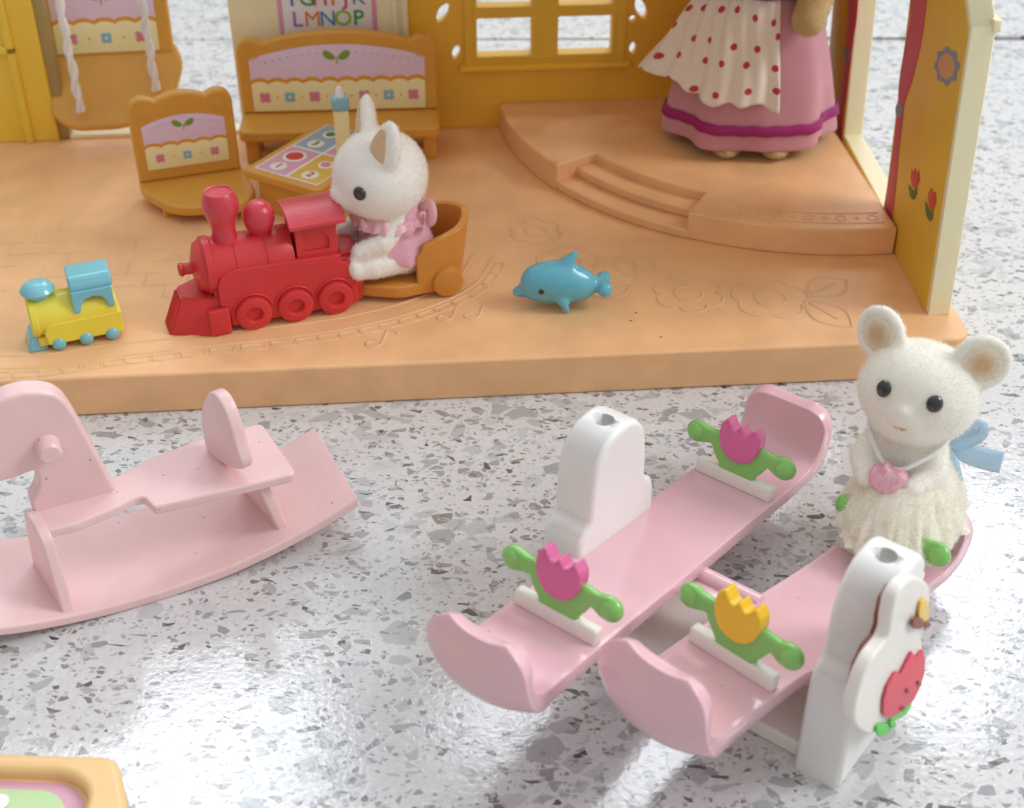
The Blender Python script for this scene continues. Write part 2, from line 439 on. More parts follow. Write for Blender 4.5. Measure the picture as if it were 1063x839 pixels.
# ------------------------------------------------------------------ setting
def build_floor():
    bm = bmesh.new()
    YJ = 20.8
    def quad(x0, x1, y0, y1, z):
        f = bm.faces.new([bm.verts.new(p) for p in ((x0, y0, z), (x1, y0, z), (x1, y1, z), (x0, y1, z))]); return f
    quad(-60, 60, -60, YJ - .14, 0)
    me = bpy.data.meshes.new('f'); bm.to_mesh(me); bm.free()
    o = part('floor', me, 'terrazzo'); o['kind'] = 'structure'
    me2 = rbox(-60, 60, YJ + .1, 120, -.6, 0, .04, 2)
    o = part('floor', me2, 'terrazzo', loc=(0, .0, .0)); o['kind'] = 'structure'
    o.rotation_euler = (0, 0, R(.6))
    m = rbox(-60, 60, YJ - .2, YJ + .4, -.4, -.12, 0)
    mm = plastic('dark_joint', '2A2E34', .8); M['joint'] = mm
    o = part('floor_joint', m, 'joint'); o['kind'] = 'structure'
build_floor()

# ------------------------------------------------------------------ playhouse
HM = frame(0, .25, 0, 4.5)
house = thing('dollhouse', 'yellow toy nursery house open at the front with an orange base, round stage and windows', 'dollhouse', HM)
Z0 = .95
def hpt(px, py, z=Z0): return on(HM, px, py, 2, z)

def relief():
    out = []; z = Z0 - .022
    def line(pp, cyc=False, r=.046): out.append(tube([(p[0], p[1], z) for p in pp], r, cyc, 2))
    def flower(px, py, s, n=5, ph=0.):
        c = hpt(px, py)
        pts = []
        for k in range(60):
            a = 2 * math.pi * k / 60; rr = s * (.78 + .22 * abs(math.sin(n * (a + ph) / 2)) ** .6)
            pts.append((c.x + rr * math.cos(a), c.y + rr * math.sin(a)))
        line(pts, True); line(circle(c.x, c.y, s * .4, 24), True)
    flower(556, 240, .62, 6); flower(590, 272, .72, 5, .3); flower(715, 305, .78, 6); flower(800, 310, .85, 5, .5)
    def leaf(a, b, w):
        A = hpt(*a); B = hpt(*b); d = (B - A); n = Vector((-d.y, d.x, 0)).normalized() * w
        for s in (1, -1):
            line([A + d * (k / 12) + n * s * math.sin(math.pi * k / 12) for k in range(13)])
        line([A + d * (k / 6 * .7) for k in range(7)])
    leaf((662, 289), (655, 262), .45); leaf((655, 297), (612, 306), .35); leaf((836, 312), (885, 340), .4); leaf((838, 306), (878, 290), .4)
    # track: two curved rails and short brick ties between the trains
    tr = [(-40, 372), (40, 372), (110, 362), (200, 352), (300, 341), (370, 330), (430, 314), (478, 292), (498, 262)]
    c = [hpt(*p) for p in tr]
    cc = cr([(v.x, v.y) for v in c], 10, False)
    for d in (.12, -.34):
        pp = []
        for i in range(len(cc) - 1):
            a = Vector(cc[i]); b = Vector(cc[i + 1]); n = Vector((-(b - a).y, (b - a).x)).normalized() * d; pp.append(tuple(a + n))
        line(pp, False, .046)
    for i in range(3, len(cc) - 3, 3):
        a = Vector(cc[i]); b = Vector(cc[i + 1]); t = (b - a).normalized(); n = Vector((-t.y, t.x))
        for o1, ln in ((-.36, .24),):
            ctr = a + n * (o1 - .22)
            line([tuple(ctr + t * x + n * y) for x, y in ((-ln, -.1), (ln, -.1), (ln, .1), (-ln, .1))], True, .042)
    # second pair of rails behind, brick paving
    for row in range(7):
        y = 3.0 + row * .55
        for k in range(8):
            x = -12.2 + k * .95 + (row % 2) * .47
            if random.random() < .35: continue
            line([(x, y), (x + .8, y + .02)], False, .034)
            if random.random() < .6: line([(x, y), (x, y + .5)], False, .034)
    # musical notes
    for (px, py) in ((388, 357), (462, 330), (490, 328)):
        p = hpt(px, py); line(circle(p.x, p.y, .16, 14, .11), True); line([(p.x + .16, p.y), (p.x + .3, p.y + .55)])
    a = hpt(462, 330); b = hpt(490, 328); line([(a.x + .3, a.y + .55), (b.x + .3, b.y + .55)]); line([(a.x + .27, a.y + .42), (b.x + .27, b.y + .42)])
    p = hpt(388, 357); line([(p.x + .3, p.y + .55), (p.x + .5, p.y + .42), (p.x + .5, p.y + .3)])
    return out

outl = rounded([(-14, 0), (9.72, 0), (9.72, 12.0), (-14, 12.0)], [.3, .55, .3, .3])
me = merge([slab(outl, Z0, .07)] + relief())
BASEME = me
# small dirt specks pressed in the base
sp = []
for (px, py) in ((645, 380), (655, 333), (686, 350), (560, 222), (700, 372), (664, 208), (643, 213), (665, 221), (440, 392), (660, 325)):
    p = hpt(px, py, Z0)
    if py <= 225: continue
    if py < 352: sp.append(ball((p.x, p.y, (Z0 if py > 230 else 1.2)), .024, (1.4, .8, .35), seg=8))
M['speck'] = flat('dirt', '3A2418', .9)
wnorm(part('floor_base', merge([(BASEME, 0)] + [(q, 1) for q in sp]), ['base', 'speck'], house))

# stage with two curved steps
SC = (8.6, 11.6)
def stage():
    x1 = 9.1
    out = [(x1, 11.4), (SC[0] - 8.05, 11.4)] + arc(*SC, 8.05, 181, 211, 14)[1:] + arc(*SC, 6.85, 211, 239, 16) + arc(*SC, 8.0, 239, 273.5, 22)
    s1 = slab(rounded(out, .03, 2), .70, .06, off=Z0)
    st1 = slab(arc(*SC, 8.02, 210.7, 239.3, 20) + arc(*SC, 6.6, 239.3, 210.7, 20), .23, .05, off=Z0)
    st2 = slab(arc(*SC, 7.42, 210.7, 239.3, 20) + arc(*SC, 6.6, 239.3, 210.7, 20), .23, .05, off=Z0 + .23)
    deco = []
    zt = Z0 + .702
    for r in (7.72, 7.25): deco.append(tube([(x, y, zt) for x, y in arc(*SC, r, 246, 272, 24)], .02, False, 2))
    for k in range(9):
        a = R(248 + k * 2.8); cx, cy = SC[0] + 7.48 * math.cos(a), SC[1] + 7.48 * math.sin(a)
        deco.append(tube([(x, y, zt) for x, y in (circle(cx, cy, .12, 12) if k % 2 == 0 else circle(cx, cy, .05, 8))], .016, True, 2))
    return merge([s1, st1, st2] + deco)
wnorm(part('stage', stage(), 'base', house))

# back wall: right section with windows
YB = 11.4
def rect(x0, x1, z0, z1): return [(x0, z0), (x1, z0), (x1, z1), (x0, z1)]
def leafhole(cx, cz, l, w, ang):
    a = R(ang); pts = []
    for k in range(16):
        t = 2 * math.pi * k / 16; x = l * math.cos(t); y = w * math.sin(t) * abs(math.sin(t)) ** .3
        pts.append((cx + x * math.cos(a) - y * math.sin(a), cz + x * math.sin(a) + y * math.cos(a)))
    return pts
holes = []
for zz in ((3.0, 4.02), (4.32, 5.5), (5.8, 6.9)):
    for xx in ((-.03, 1.4), (2.1, 3.52)): holes.append(rounded(rect(*xx, *zz), .05, 3))
holes += [leafhole(-.9, 4.15, .28, .13, 60), leafhole(-.58, 3.08, .2, .1, 75), leafhole(4.28, 4.12, .3, .13, 115), leafhole(4.08, 3.85, .1, .09, 0), leafhole(4.12, 3.05, .17, .09, 90)]
bw = slab([rect(-1.9, 9.3, Z0, 9)] + holes, .3, .03, plane='xz', off=YB)
wall_back = wnorm(part('back_wall', bw, 'wall', house))
# raised window surround, mullions and sill
wf = [slab([rounded(rect(-.36, 3.88, 2.72, 7.2), .08)] + holes[:6], .12, .03, plane='xz', off=YB - .1),
      rbox(-.5, 4.02, YB - .28, YB, 2.62, 2.76, .04),
      slab([rounded(rect(-.12, 3.62, 2.9, 7.0), .05)] + holes[:6], .06, .02, plane='xz', off=YB - .14)]
wnorm(part('window_frame', merge(wf), 'wall', wall_back))
lw = [slab([rect(-6.35, -1.9, Z0, 9)], .3, .04, plane='xz', off=YB - .16),
      rbox(-2.2, -2.06, YB - .26, YB, Z0, 9, .04), rbox(-1.96, -1.8, YB - .22, YB + .1, Z0, 9, .04)]
wall_poster = wnorm(part('back_wall', merge(lw), 'wall_pale', house, label='pale yellow wall section behind the bench'))
# left section beyond the doorway
lf = [slab([rect(-14, -11.25, Z0, 9)], .3, .05, plane='xz', off=YB), rbox(-14, -11.9, YB - .12, YB + .05, 3.4, 3.6, .04), rbox(-12.1, -11.9, YB - .12, YB + .05, Z0, 9, .04)]
part('back_wall', merge(lf), 'wall_backlit', house, label='yellow wall section left of the doorway')
part('door_lintel', rbox(-11.4, -6.2, 10.6, 11.65, 8.6, 9.05, .05), 'wall_pale', house)
part('door_jamb', rbox(-11.3, -10.98, YB + .1, YB + .5, Z0, 9, .06), 'jamb', house)
part('door_sill', rbox(-11.0, -6.4, YB + .1, YB + .55, Z0 - .05, Z0 + .1, .04), 'wall_pale', house)

# right wall, splayed and leaning
RL = Matrix.Translation((9.03, .98, Z0 - .01)) @ Matrix.Rotation(R(-2.8), 4, 'Z') @ Matrix.Rotation(R(-2.9), 4, 'Y')
RW = HM @ RL
def rw(pts, d=0.): return [(lambda v: (v.y, v.z))(on(RW, px, py, 0, d)) for px, py in pts]
print('rw check', rw([(1034, 28), (1022, 0), (985, 328)], .45), rw([(1004, 30), (992, 0), (890, 0), (875, 155), (919, 203), (946, 0), (873, 160), (957, 314)]))
hb = rw([(875, 153), (919, 204), (946, 0), (888, 0)])
u0 = .5 * (hb[1][0] + hb[2][0]); u1 = hb[0][0]; wb = .5 * (hb[0][1] + hb[1][1])
roof = rw([(1034, 28)], .45)[0][1]
wl = [(0, 0), (10.4, 0), (10.4, roof), (5.6, 10.5), (4.6, 10.5), (0, roof)]
me = slab([wl, rounded(rect(u0, u1, wb, 7.5), .05, 2)], .48, .035, plane='yz')
side = wnorm(part('side_wall', me, 'wall_pale', house)); side.matrix_parent_inverse = Matrix(); side.matrix_local = RL
part('corner_trim', rbox(.40, .56, -.04, .35, roof - .12, roof + .12, .03), 'wall_pale', side)
# golden sheet inside the side wall, bounced-light tone in its colour; printed curtains, flowers
tone_me = slab([rounded([(.12, .02), (10.3, .02), (10.3, roof), (5.6, 10.3), (4.6, 10.3), (.12, roof - .1)], .02), rounded(rect(u0 - .02, u1 + .02, wb - .03, 7.5), .05, 2)], .012, .004, plane='yz', off=-.014)
part('inner_tone_sheet', tone_me, 'wall', side)
def cp(pts, x0, y0, s): return [(x0 + x / s, y0 + y / s) for x, y in pts]
c4 = lambda *p: cp(p, 763, 0, 3.497)
def decal(px, mat, parent, off, n=4, sm=True, t=.006):
    pts = rw(px)
    if sm: pts = cr(pts, n)
    return (slab([pts], t, .002, 1, plane='yz', off=off - t), mat)
cur1 = c4((645, -60), (640, 60), (618, 180), (600, 290), (592, 400), (575, 560), (552, 700), (540, 780), (556, 795), (570, 812), (585, 700), (597, 560), (612, 430), (620, 370), (650, 280), (685, 120), (700, -60))
cur2 = c4((415, -60), (410, 60), (400, 200), (385, 330), (368, 450), (362, 556), (374, 562), (386, 560), (395, 430), (410, 330), (422, 240), (432, 150), (446, 60), (448, -60))
part('curtain_print', decal(cur1, 0, side, -.018)[0], 'curt', side); part('curtain_print', decal(cur2, 0, side, -.018)[0], 'curt', side)
def blobs(cx, cy, rx, ry, n, amp=.1): return [(cx + rx * (1 + amp * math.cos(n * a)) * math.cos(a), cy + ry * (1 + amp * math.cos(n * a)) * math.sin(a)) for a in [2 * math.pi * k / 40 for k in range(40)]]
items = [decal(c4(*blobs(773, 240, 43, 66, 8)), 0, side, -.018, sm=False), decal(c4(*blobs(773, 240, 30, 46, 8, .03)), 1, side, -.026, sm=False),
         decal(c4(*circle(600, 400, 13, 12, 28)), 0, side, -.026), decal(c4(*circle(408, 196, 13, 12, 26)), 0, side, -.026),
         decal(c4((645, 612), (652, 630), (656, 608), (664, 630), (672, 615), (674, 655), (662, 685), (648, 680), (640, 650)), 2, side, -.018, sm=False),
         decal(c4((634, 672), (650, 690), (662, 680), (664, 700), (654, 724), (640, 715)), 3, side, -.020),
         decal(c4((706, 700), (712, 690), (717, 680), (724, 700), (733, 695), (734, 735), (722, 770), (708, 750), (703, 720)), 2, side, -.018, sm=False),
         decal(c4((694, 730), (710, 760), (722, 768), (722, 790), (712, 804), (698, 780)), 3, side, -.020)]
FM = ['tiegrey', 'peach', 'tred', 'dgreen']
part('flower_print', merge(items[:2]), FM, side); part('curtain_tie', merge(items[2:3]), FM, side); part('curtain_tie', merge(items[3:4]), FM, side)
part('tulip_print', merge(items[4:6]), FM, side); part('tulip_print', merge(items[6:8]), FM, side)
part('unseen_shade_slab', rbox(-2.2, 8.55, 1.6, 11.75, 10.05, 10.4, .06), 'wall', house)  # unseen slab added overhead to darken the stage and interior

# ---- stickers on the furniture
def sticker(W, H, arch, nf, ns, seed=0):
    """printed panel: lavender arched top with a sprout, scalloped cream band with flowers. origin bottom centre, in xz, faces -y"""
    it = []; T = .008
    def add(lp, mi, lay): it.append((slab([lp], T, .002, 1, plane='xz', off=-T - lay * .006), mi))
    hs = H - arch
    top = [(-W / 2 + W * k / 24, hs + arch * math.sin(math.pi * (.08 + .84 * k / 24)) ** .8) for k in range(25)]
    add([(-W / 2, 0), (W / 2, 0)] + top[::-1], 0, 0)
    hb = H * .42
    def scal(h, d): return [(W / 2 - W * k / (ns * 8), h + d * abs(math.sin(math.pi * k / 8)) ** .7) for k in range(ns * 8 + 1)]
    add([(-W / 2 + .01, 0), (W / 2 - .01, 0)] + scal(hb + H * .05, H * .045), 1, 1)
    add([(-W / 2 + .012, -.005), (W / 2 - .012, -.005)] + scal(hb - H * .01, H * .045), 2, 2)
    fs = H * .045
    for k in range(nf):
        x = -W / 2 + W * (k + .5) / nf
        for dx, dy in ((-1, 1), (1, 1), (-1, -1), (1, -1)): add(circle(x + dx * fs * .8, hb * .5 + dy * fs * .8, fs, 10), 3 + k % 2, 3)
        add(circle(x, hb * .5, fs * .5, 8), 1 if k % 2 == 0 else 7, 4)
        if k < nf - 1: add(circle(x + W / nf / 2, hb * .5, fs * .35, 8), 1, 3)
    zs = H * .80 if arch > .2 else H * .78
    for s in (1, -1):
        add([(s * (.02 * H + .09 * H * (1 - math.cos(t)) * 1), zs + H * .075 * math.sin(t) * (.7 + .3 * (1 - math.cos(t)) / 2) + .035 * H * (1 - math.cos(t))) for t in [2 * math.pi * k / 16 for k in range(16)]], 5, 1)
    add(rect(-.008 * H, .012 * H, zs - H * .1, zs + H * .01), 5, 1)
    nd = 8
    for s in (1, -1):
        for k in range(nd):
            f = .22 + .68 * k / nd; x = s * f * W / 2
            z = hs + arch * math.sin(math.pi * (.5 - .42 * f)) ** .8 - H * .12
            add(circle(x, z, H * .012, 6), 6, 1)
    return merge(it)
STM = ['lav', 'ora', 'cream', 'flp', 'flb', 'leaf', 'dotl', 'paper']

def eared(W, H, arch, er):
    """backrest outline: arched top with two round ear corners"""
    pts = [(-W / 2, 0), (W / 2, 0)]
    xs = W / 2
    pts += [(xs, H - er * 1.2)] + [(xs - er + er * math.cos(R(a)), H - er + er * math.sin(R(a))) for a in (0, 25, 50, 75, 100, 125)]
    x0 = xs - er * 1.9
    pts += [(x0 - (2 * x0) * k / 16, H - er * .35 + arch * math.sin(math.pi * (k / 16)) ** .8) for k in range(17)]
    pts += [(-xs + er - er * math.cos(R(a)), H - er + er * math.sin(R(a))) for a in (125, 100, 75, 50, 25, 0)] + [(-xs, H - er * 1.2)]
    return pts

def ear_marks(W, H, er, y):
    it = []
    for s in (1, -1):
        cx = s * (W / 2 - er * 1.05); cz = H - er * 1.05
        it.append(tube([(cx + er * .45 * math.cos(R(a)), y, cz + er * .45 * math.sin(R(a))) for a in range(200, 360, 20)], .02, False, 2))
    return it

def seat_thing(root, W, D, H, arch, er, zs, ts, nf, ns, legs, stW, stH, stz, starch, tb=.28, seatout=None):
    """W wide, seat depth D, backrest height H above seat; front is -y, back at y=0"""
    bk = merge([slab([rounded(eared(W, H, arch, er), .06, 3)], tb, .07, plane='xz', off=0)] + ear_marks(W, H, er, -.0))
    b = wnorm(part('backrest', bk, 'furn', root, loc=(0, 0, zs)))
    part('sticker', sticker(stW, stH, starch, nf, ns), STM, b, loc=(0, -.003, stz))
    so = seatout or rounded([(-W / 2 - .03, tb), (-W / 2 - .03, -D), (W / 2 + .03, -D), (W / 2 + .03, tb)], [.05, .25, .25, .05])
    wnorm(part('seat', slab([so], ts, .08, off=-ts), 'furn', root, loc=(0, 0, zs)))
    for (x, y, w, h) in legs:
        part('leg', rbox(x - w / 2, x + w / 2, y - w / 2, y + w / 2, 0, h, .04), 'furn', root)

# bench against the back wall
bench = thing('toy_bench', 'wide honey orange toy bench with an arched flower panel under the alphabet chart', 'bench', HM @ frame(-3.66, 10.35, Z0, -1.0))
seat_thing(bench, 5.05, 1.15, 2.0, .28, .36, 1.03, .3, 7, 10, [(-2.28, -.62, .34, .76), (2.28, -.62, .34, .76), (-2.28, .1, .34, .76), (2.28, .1, .34, .76)], 4.45, 1.74, .08, .52)
# tilted small chair
ch = thing('toy_chair', 'honey orange toy chair on the base behind the red locomotive', 'chair', frame(-8.02, 5.99, Z0, 19) @ Matrix.Translation((.62, 1.52, 0)))
seat_thing(ch, 2.48, 1.9, 2.15, .15, .34, .48, .27, 3, 5, [(-.7, -.9, .3, .22), (.9, -.9, .3, .22)], 1.98, 1.32, .32, .3, tb=.3,
           seatout=rounded([(-1.25, .3), (-1.25, -.35), (-.62, -1.55), (1.0, -1.9), (1.4, -1.3), (1.27, .3)], [.05, .3, .4, .3, .3, .05]))
# swing in the doorway
SWM = HM @ Matrix.Translation((-9.72, 12.2, 2.95)) @ Matrix.Rotation(R(3), 4, 'Z')
sw = thing('toy_swing', 'orange toy swing seat hanging on white cords in the doorway', 'swing', SWM)
b = wnorm(part('backrest', slab([rounded(eared(3.35, 2.6, .2, .4), .06, 3)], .3, .07, plane='xz', off=0), 'furn', sw, rot=(R(-6), 0, 0)))
part('sticker', sticker(2.65, 1.75, .45, 3, 5), STM, b, loc=(0, -.003, .12))
so = rounded([(-1.72, .3), (-1.6, -1.55), (-1.1, -1.9), (.25, -1.9), (1.5, -1.45), (1.9, -.2), (1.72, .3)], [.1, .3, .4, .4, .5, .4, .1])
wnorm(part('seat', slab([so], .34, .1, off=-.34), 'furn', sw, rot=(R(52), 0, 0)))
for (px, py) in ((84, 116), (162, 94)):
    a = on(SWM, px, py, 1, -1.15 if px < 100 else -.75)
    pts = [(a.x + .02 * math.sin(k * 1.1), a.y, a.z + k * .16) for k in range(48)]
    # two twisted strands
    st = []
    for ph in (0, math.pi):
        st.append(tube([(p[0] + .05 * math.cos(k * .9 + ph), p[1] + .05 * math.sin(k * .9 + ph), p[2]) for k, p in enumerate(pts)], .075, False, 3))
    part('cord', merge(st), 'whitecord', sw)

# alphabet chart on the wall
PMX = HM @ Matrix.Translation((-3.85, YB - .165, 3.3))
chart = part('alphabet_chart', bpy.data.meshes.new('x'), None, wall_poster, loc=(-3.85, YB - .165, 3.3))
it = []
def addc(lp, mi, lay): it.append((slab([lp], .01, .002, 1, plane='xz', off=-.01 - lay * .006), mi))
addc(rounded(rect(-1.25, 1.25, 0, 3.9), .06), 1, 0); addc(rounded(rect(-1.13, 1.13, .12, 3.75), .03), 0, 1)
rows = [('QRST', .30), ('LMNOP', .84), ('FGHIJK', 1.38), ('ABCDE', 1.92)]
tcol = {'L': 5, 'M': 4, 'N': 3, 'O': 7, 'P': 2, 'F': 3, 'G': 2, 'H': 6, 'I': 4, 'J': 6, 'K': 3, 'Q': 8}
for s, z in rows:
    for k, chh in enumerate(s):
        x = (k - (len(s) - 1) / 2) * (1.95 / max(5, len(s)))
        t = text_mesh(chh, .56, 0 if chh in 'MNK' else .008)
        xf(t, Matrix.Translation((x, -.028, z)) @ Matrix.Rotation(R(90), 4, 'X'))
        it.append((t, tcol.get(chh, 2 + (k * 3) % 7)))
mm = merge(it); mm.name = 'alphabet_chart'; chart.data = mm
for k in ('paper', 'ppink', 'tgreen', 'tblue', 'torange', 'tpurple', 'tpinkd', 'tlime', 'tred'): mm.materials.append(M[k])

# ------------------------------------------------------------------ table
Zt = 2.05
pa = on(HM, 263.5, 174, 2, Zt); pb = on(HM, 329, 192.7, 2, Zt); pc = on(HM, 345, 141, 2, Zt)
ea = (pb - pa); eb = Vector((-ea.y, ea.x, 0)).normalized(); la = ea.length
TM = HM @ Matrix.Translation((pa.x, pa.y, Z0)) @ Matrix.Rotation(math.atan2(ea.y, ea.x), 4, 'Z')
tab = thing('toy_table', 'low orange toy table with a numbered game sheet, between the chair and the bench', 'table', TM)
lb = 2.9
top = wnorm(part('table_top', slab([rounded(rect(-.2, la + .2, -.2 * 1, lb + .2), .15)], .22, .05, off=Zt - Z0 - .232), 'furn', tab))
wnorm(part('table_base', slab([rounded(rect(.0, la, .0, lb), .2)], Zt - Z0 - .232, .03), 'furn', tab))
it = []
def addt(lp, mi, lay): it.append((slab([lp], .008, .002, 1, off=lay * .006), mi))
addt(rounded(rect(0, la, 0, lb), .02), 0, 0)
ha = la / 2; hb2 = lb / 2
for (i, j, mi) in ((0, 0, 1), (1, 0, 2), (0, 1, 3), (1, 1, 1)): addt(rect(i * ha + .05, (i + 1) * ha - .03, j * hb2 + .05, (j + 1) * hb2 - .03), mi, 1)
for (i, j, s, mc, sh) in ((0, 0, '1', 4, 4), (1, 0, '2', 4, 7), (0, 1, '3', 6, 6), (1, 1, '4', 5, 4)):
    addt(circle(i * ha + ha * .5, j * hb2 + .36, .21, 16), 0, 2)
    t = text_mesh(s, .34, .01); xf(t, Matrix.Translation((i * ha + ha * .5, j * hb2 + .36, .026)) @ Matrix.Rotation(R(90), 4, 'Z') @ Matrix.Rotation(R(-90), 4, 'Z')); it.append((t, mc))
    addt(circle(i * ha + ha * .5, j * hb2 + .98, .30 if j == 0 and i == 0 else .2, 18), 0, 2)
    addt(circle(i * ha + ha * .5, j * hb2 + .98, .22 if j == 0 and i == 0 else .13, 18), sh, 3)
part('game_sheet', merge(it), ['paper', 'tpk', 'tyl', 'greyblue', 'tred', 'tblue', 'dgreen', 'flp'], top, loc=(0, 0, Zt - Z0 - .010))

# yellow and blue upright toy behind the rabbit
pk = on(HM, 347, 176, 2, Zt)
pen = thing('toy_pencil', 'pale yellow upright toy with a light blue cap standing behind the white rabbit', 'toy', HM @ frame(pk.x + .24, pk.y + .4, Zt, 12))
part('barrel', rbox(-.17, .17, -.14, .14, 0, 1.35, .05), 'cream', pen)
part('cap', rbox(-.2, .2, -.17, .17, 1.35, 1.68, .06), 'flb', pen)
part('tip', lathe([(.12, 1.66), (.1, 1.8), (.05, 1.9), (0, 1.92)], 16), 'paper', pen)

# ------------------------------------------------------------------ locomotive (forward +x, near side +y)
LM = frame(-5.13, 2.23, Z0, 201)
loc = thing('toy_locomotive', 'red plastic toy steam locomotive pulling the orange cart', 'toy train', LM)
skirt = [(1.22, .62), (1.22, 1.12), (1.15, 1.3), (1.0, 1.40), (.8, 1.44), (-.45, 1.40), (-1.4, 1.36), (-1.42, 1.16), (-1.86, 1.16), (-1.86, .52), (-1.72, .5), (-1.72, .12), (1.03, .12), (1.06, .6)]
sk = rounded(skirt, .04, 3)
body = [slab([sk], .12, .03, plane='xz', off=.5), slab([sk], .12, .03, plane='xz', off=-.62), rbox(-1.84, 1.3, -.5, .5, .12, 1.1, .03), rbox(-1.8, 1.15, -.5, .5, 1.0, 1.16, .03)]
for s in (1, -1):
    for x in (.56, -.33, -1.2):
        body.append(tube([(x + .43 * math.cos(R(a)), s * .63, .38 + .43 * math.sin(R(a))) for a in range(20, 165, 12)], .025, False, 2))
wnorm(part('body', merge(body), 'red', loc))
bo = lathe([(0, -.45), (.56, -.45), (.58, -.42), (.58, .1), (.565, .115), (.565, .14), (.58, .155), (.58, .75), (.565, .765), (.565, .79), (.58, .805), (.58, 1.18), (.60, 1.2), (.62, 1.22), (.62, 1.36), (.60, 1.38), (.56, 1.38), (.55, 1.42), (.5, 1.52), (.2, 1.62), (.13, 1.63), (.12, 1.78), (.14, 1.8), (.15, 1.86), (.1, 1.9), (0, 1.9)], 48, 'x', (0, 0, 1.33))
part('boiler', bo, 'red', loc)
part('chimney', lathe([(.0, 1.75), (.27, 1.75), (.26, 1.95), (.245, 2.1), (.28, 2.3), (.36, 2.52), (.38, 2.66), (.36, 2.8), (.31, 2.92), (.29, 2.95), (.26, 2.94), (.25, 2.92), (0, 2.92)], 40, 'z', (.86, 0, 0)), 'red_gloss', loc)
part('steam_dome', lathe([(0, 1.75), (.2, 1.75), (.2, 1.9), (.27, 2.0), (.33, 2.15), (.34, 2.28), (.31, 2.42), (.23, 2.53), (.1, 2.59), (0, 2.6)], 40, 'z', (.12, 0, 0)), 'red_gloss', loc)
win = [(-1.2, 1.5), (-.66, 1.5), (-.66, 1.98)] + [(-.66 - .54 * k / 8, 1.98 + .0) for k in range(1, 4)] + [(-1.0, 1.96), (-1.12, 1.88), (-1.2, 1.75)]
cab = [slab([rect(-1.38, -.5, 1.1, 2.12), win], .1, .02, plane='xz', off=.42), slab([rect(-1.38, -.5, 1.1, 2.12), win], .1, .02, plane='xz', off=-.52),
       rbox(-1.36, -.52, -.46, .46, 1.1, 2.1, .02)]
cabo = wnorm(part('cab', merge(cab), 'red', loc))
rf = []
pro = [(-.68 + 1.36 * k / 14, 2.10 + .26 * math.sin(math.pi * (.08 + .84 * k / 14)) - .05) for k in range(15)]
pr2 = [(y, z + .08) for y, z in pro[::-1]]
wnorm(part('roof', slab([rounded(pro + pr2, .01, 2)], 1.2, .03, plane='yz', off=-1.56), 'red_gloss', cabo))
part('coal_box', merge([rbox(-1.84, -1.38, -.52, .52, 1.1, 1.2, .03), rbox(-1.84, -1.4, -.4, .4, 1.15, 1.3, .05)]), 'red', loc)
# cowcatcher and buffer block
def wedge():
    bm = bmesh.new()
    bot = [(1.05, .62), (1.55, .64), (2.3, .30), (2.3, -.30), (1.55, -.64), (1.05, -.62)]
    top = [(1.05, .52), (1.5, .52), (1.95, .26), (1.95, -.26), (1.5, -.52), (1.05, -.52)]
    a = [bm.verts.new((x, y, .0)) for x, y in bot]; c = [bm.verts.new((x, y, .82)) for x, y in top]
    n = len(a)
    for i in range(n): bm.faces.new((a[i], a[(i + 1) % n], c[(i + 1) % n], c[i]))
    bm.faces.new(a[::-1]); bm.faces.new(c)
    bmesh.ops.recalc_face_normals(bm, faces=bm.faces)
    bmesh.ops.bevel(bm, geom=list(bm.edges), offset=.025, segments=2, affect='EDGES')
    me = bpy.data.meshes.new('w'); bm.to_mesh(me); bm.free()
    ribs = [me]
    for k in range(-2, 3):
        ribs.append(xf(rbox(-.018, .018, -.02, .02, 0, .8, .008, 1), Matrix.Translation((2.31, k * .12, .01)) @ Matrix.Rotation(R(-23), 4, 'Y')))
    ribs.append(rbox(1.06, 1.5, .56, .72, .03, .62, .03)); ribs.append(rbox(1.06, 1.5, -.72, -.56, .03, .62, .03))
    return smooth(merge(ribs), 40)
part('cowcatcher', wedge(), 'red', loc)
for s in (1, -1):
    for x in (.56, -.33, -1.2):
        w = lathe([(0, 0), (.16, 0), (.16, .06), (.19, .1), (.34, .1), (.37, .08), (.38, .04), (.38, -.1), (0, -.1)], 36, 'y' , (0, 0, 0))
        wo = part('wheel', w, 'red', loc, loc=(x, s * .66, .38), rot=(0, 0, 0 if s > 0 else math.pi))
    for x in (.56, -.33, -1.2):
        pass
# ------------------------------------------------------------------ small train
SM = frame(-9.1, 1.15, Z0, 202)
st = thing('toy_locomotive', 'tiny yellow toy train engine with light blue roof and wheels at the left', 'toy train', SM)
part('boiler', merge([lathe([(0, -.85), (.42, -.85), (.44, -.8), (.44, .72), (.46, .74), (.46, .84), (.42, .88), (0, .88)], 32, 'x', (0, 0, .66))]), 'smally', st)
run = rounded([(-.9, .14), (.62, .14), (.66, .42), (.62, .58), (.5, .64), (-.92, .64)], .04)
wnorm(part('body', merge([slab([run], .9, .04, plane='xz', off=-.45), rbox(-.88, .8, -.36, .36, .1, .3, .03)]), 'smally', st))
part('chimney', lathe([(0, 1.0), (.2, 1.0), (.2, 1.08), (.33, 1.2), (.35, 1.25), (.3, 1.33), (.18, 1.41), (.14, 1.42), (0, 1.42)], 28, 'z', (.6, 0, 0)), 'smallb', st)
cr_ = rounded([(-.40, 0), (.40, 0), (.42, .12), (.3, .3), (-.3, .3), (-.42, .12)], .08)
sroof = wnorm(part('roof', slab([[(y, z + 1.22) for y, z in cr_]], .86, .05, plane='yz', off=-.86), 'smallb', st))
cabp = []
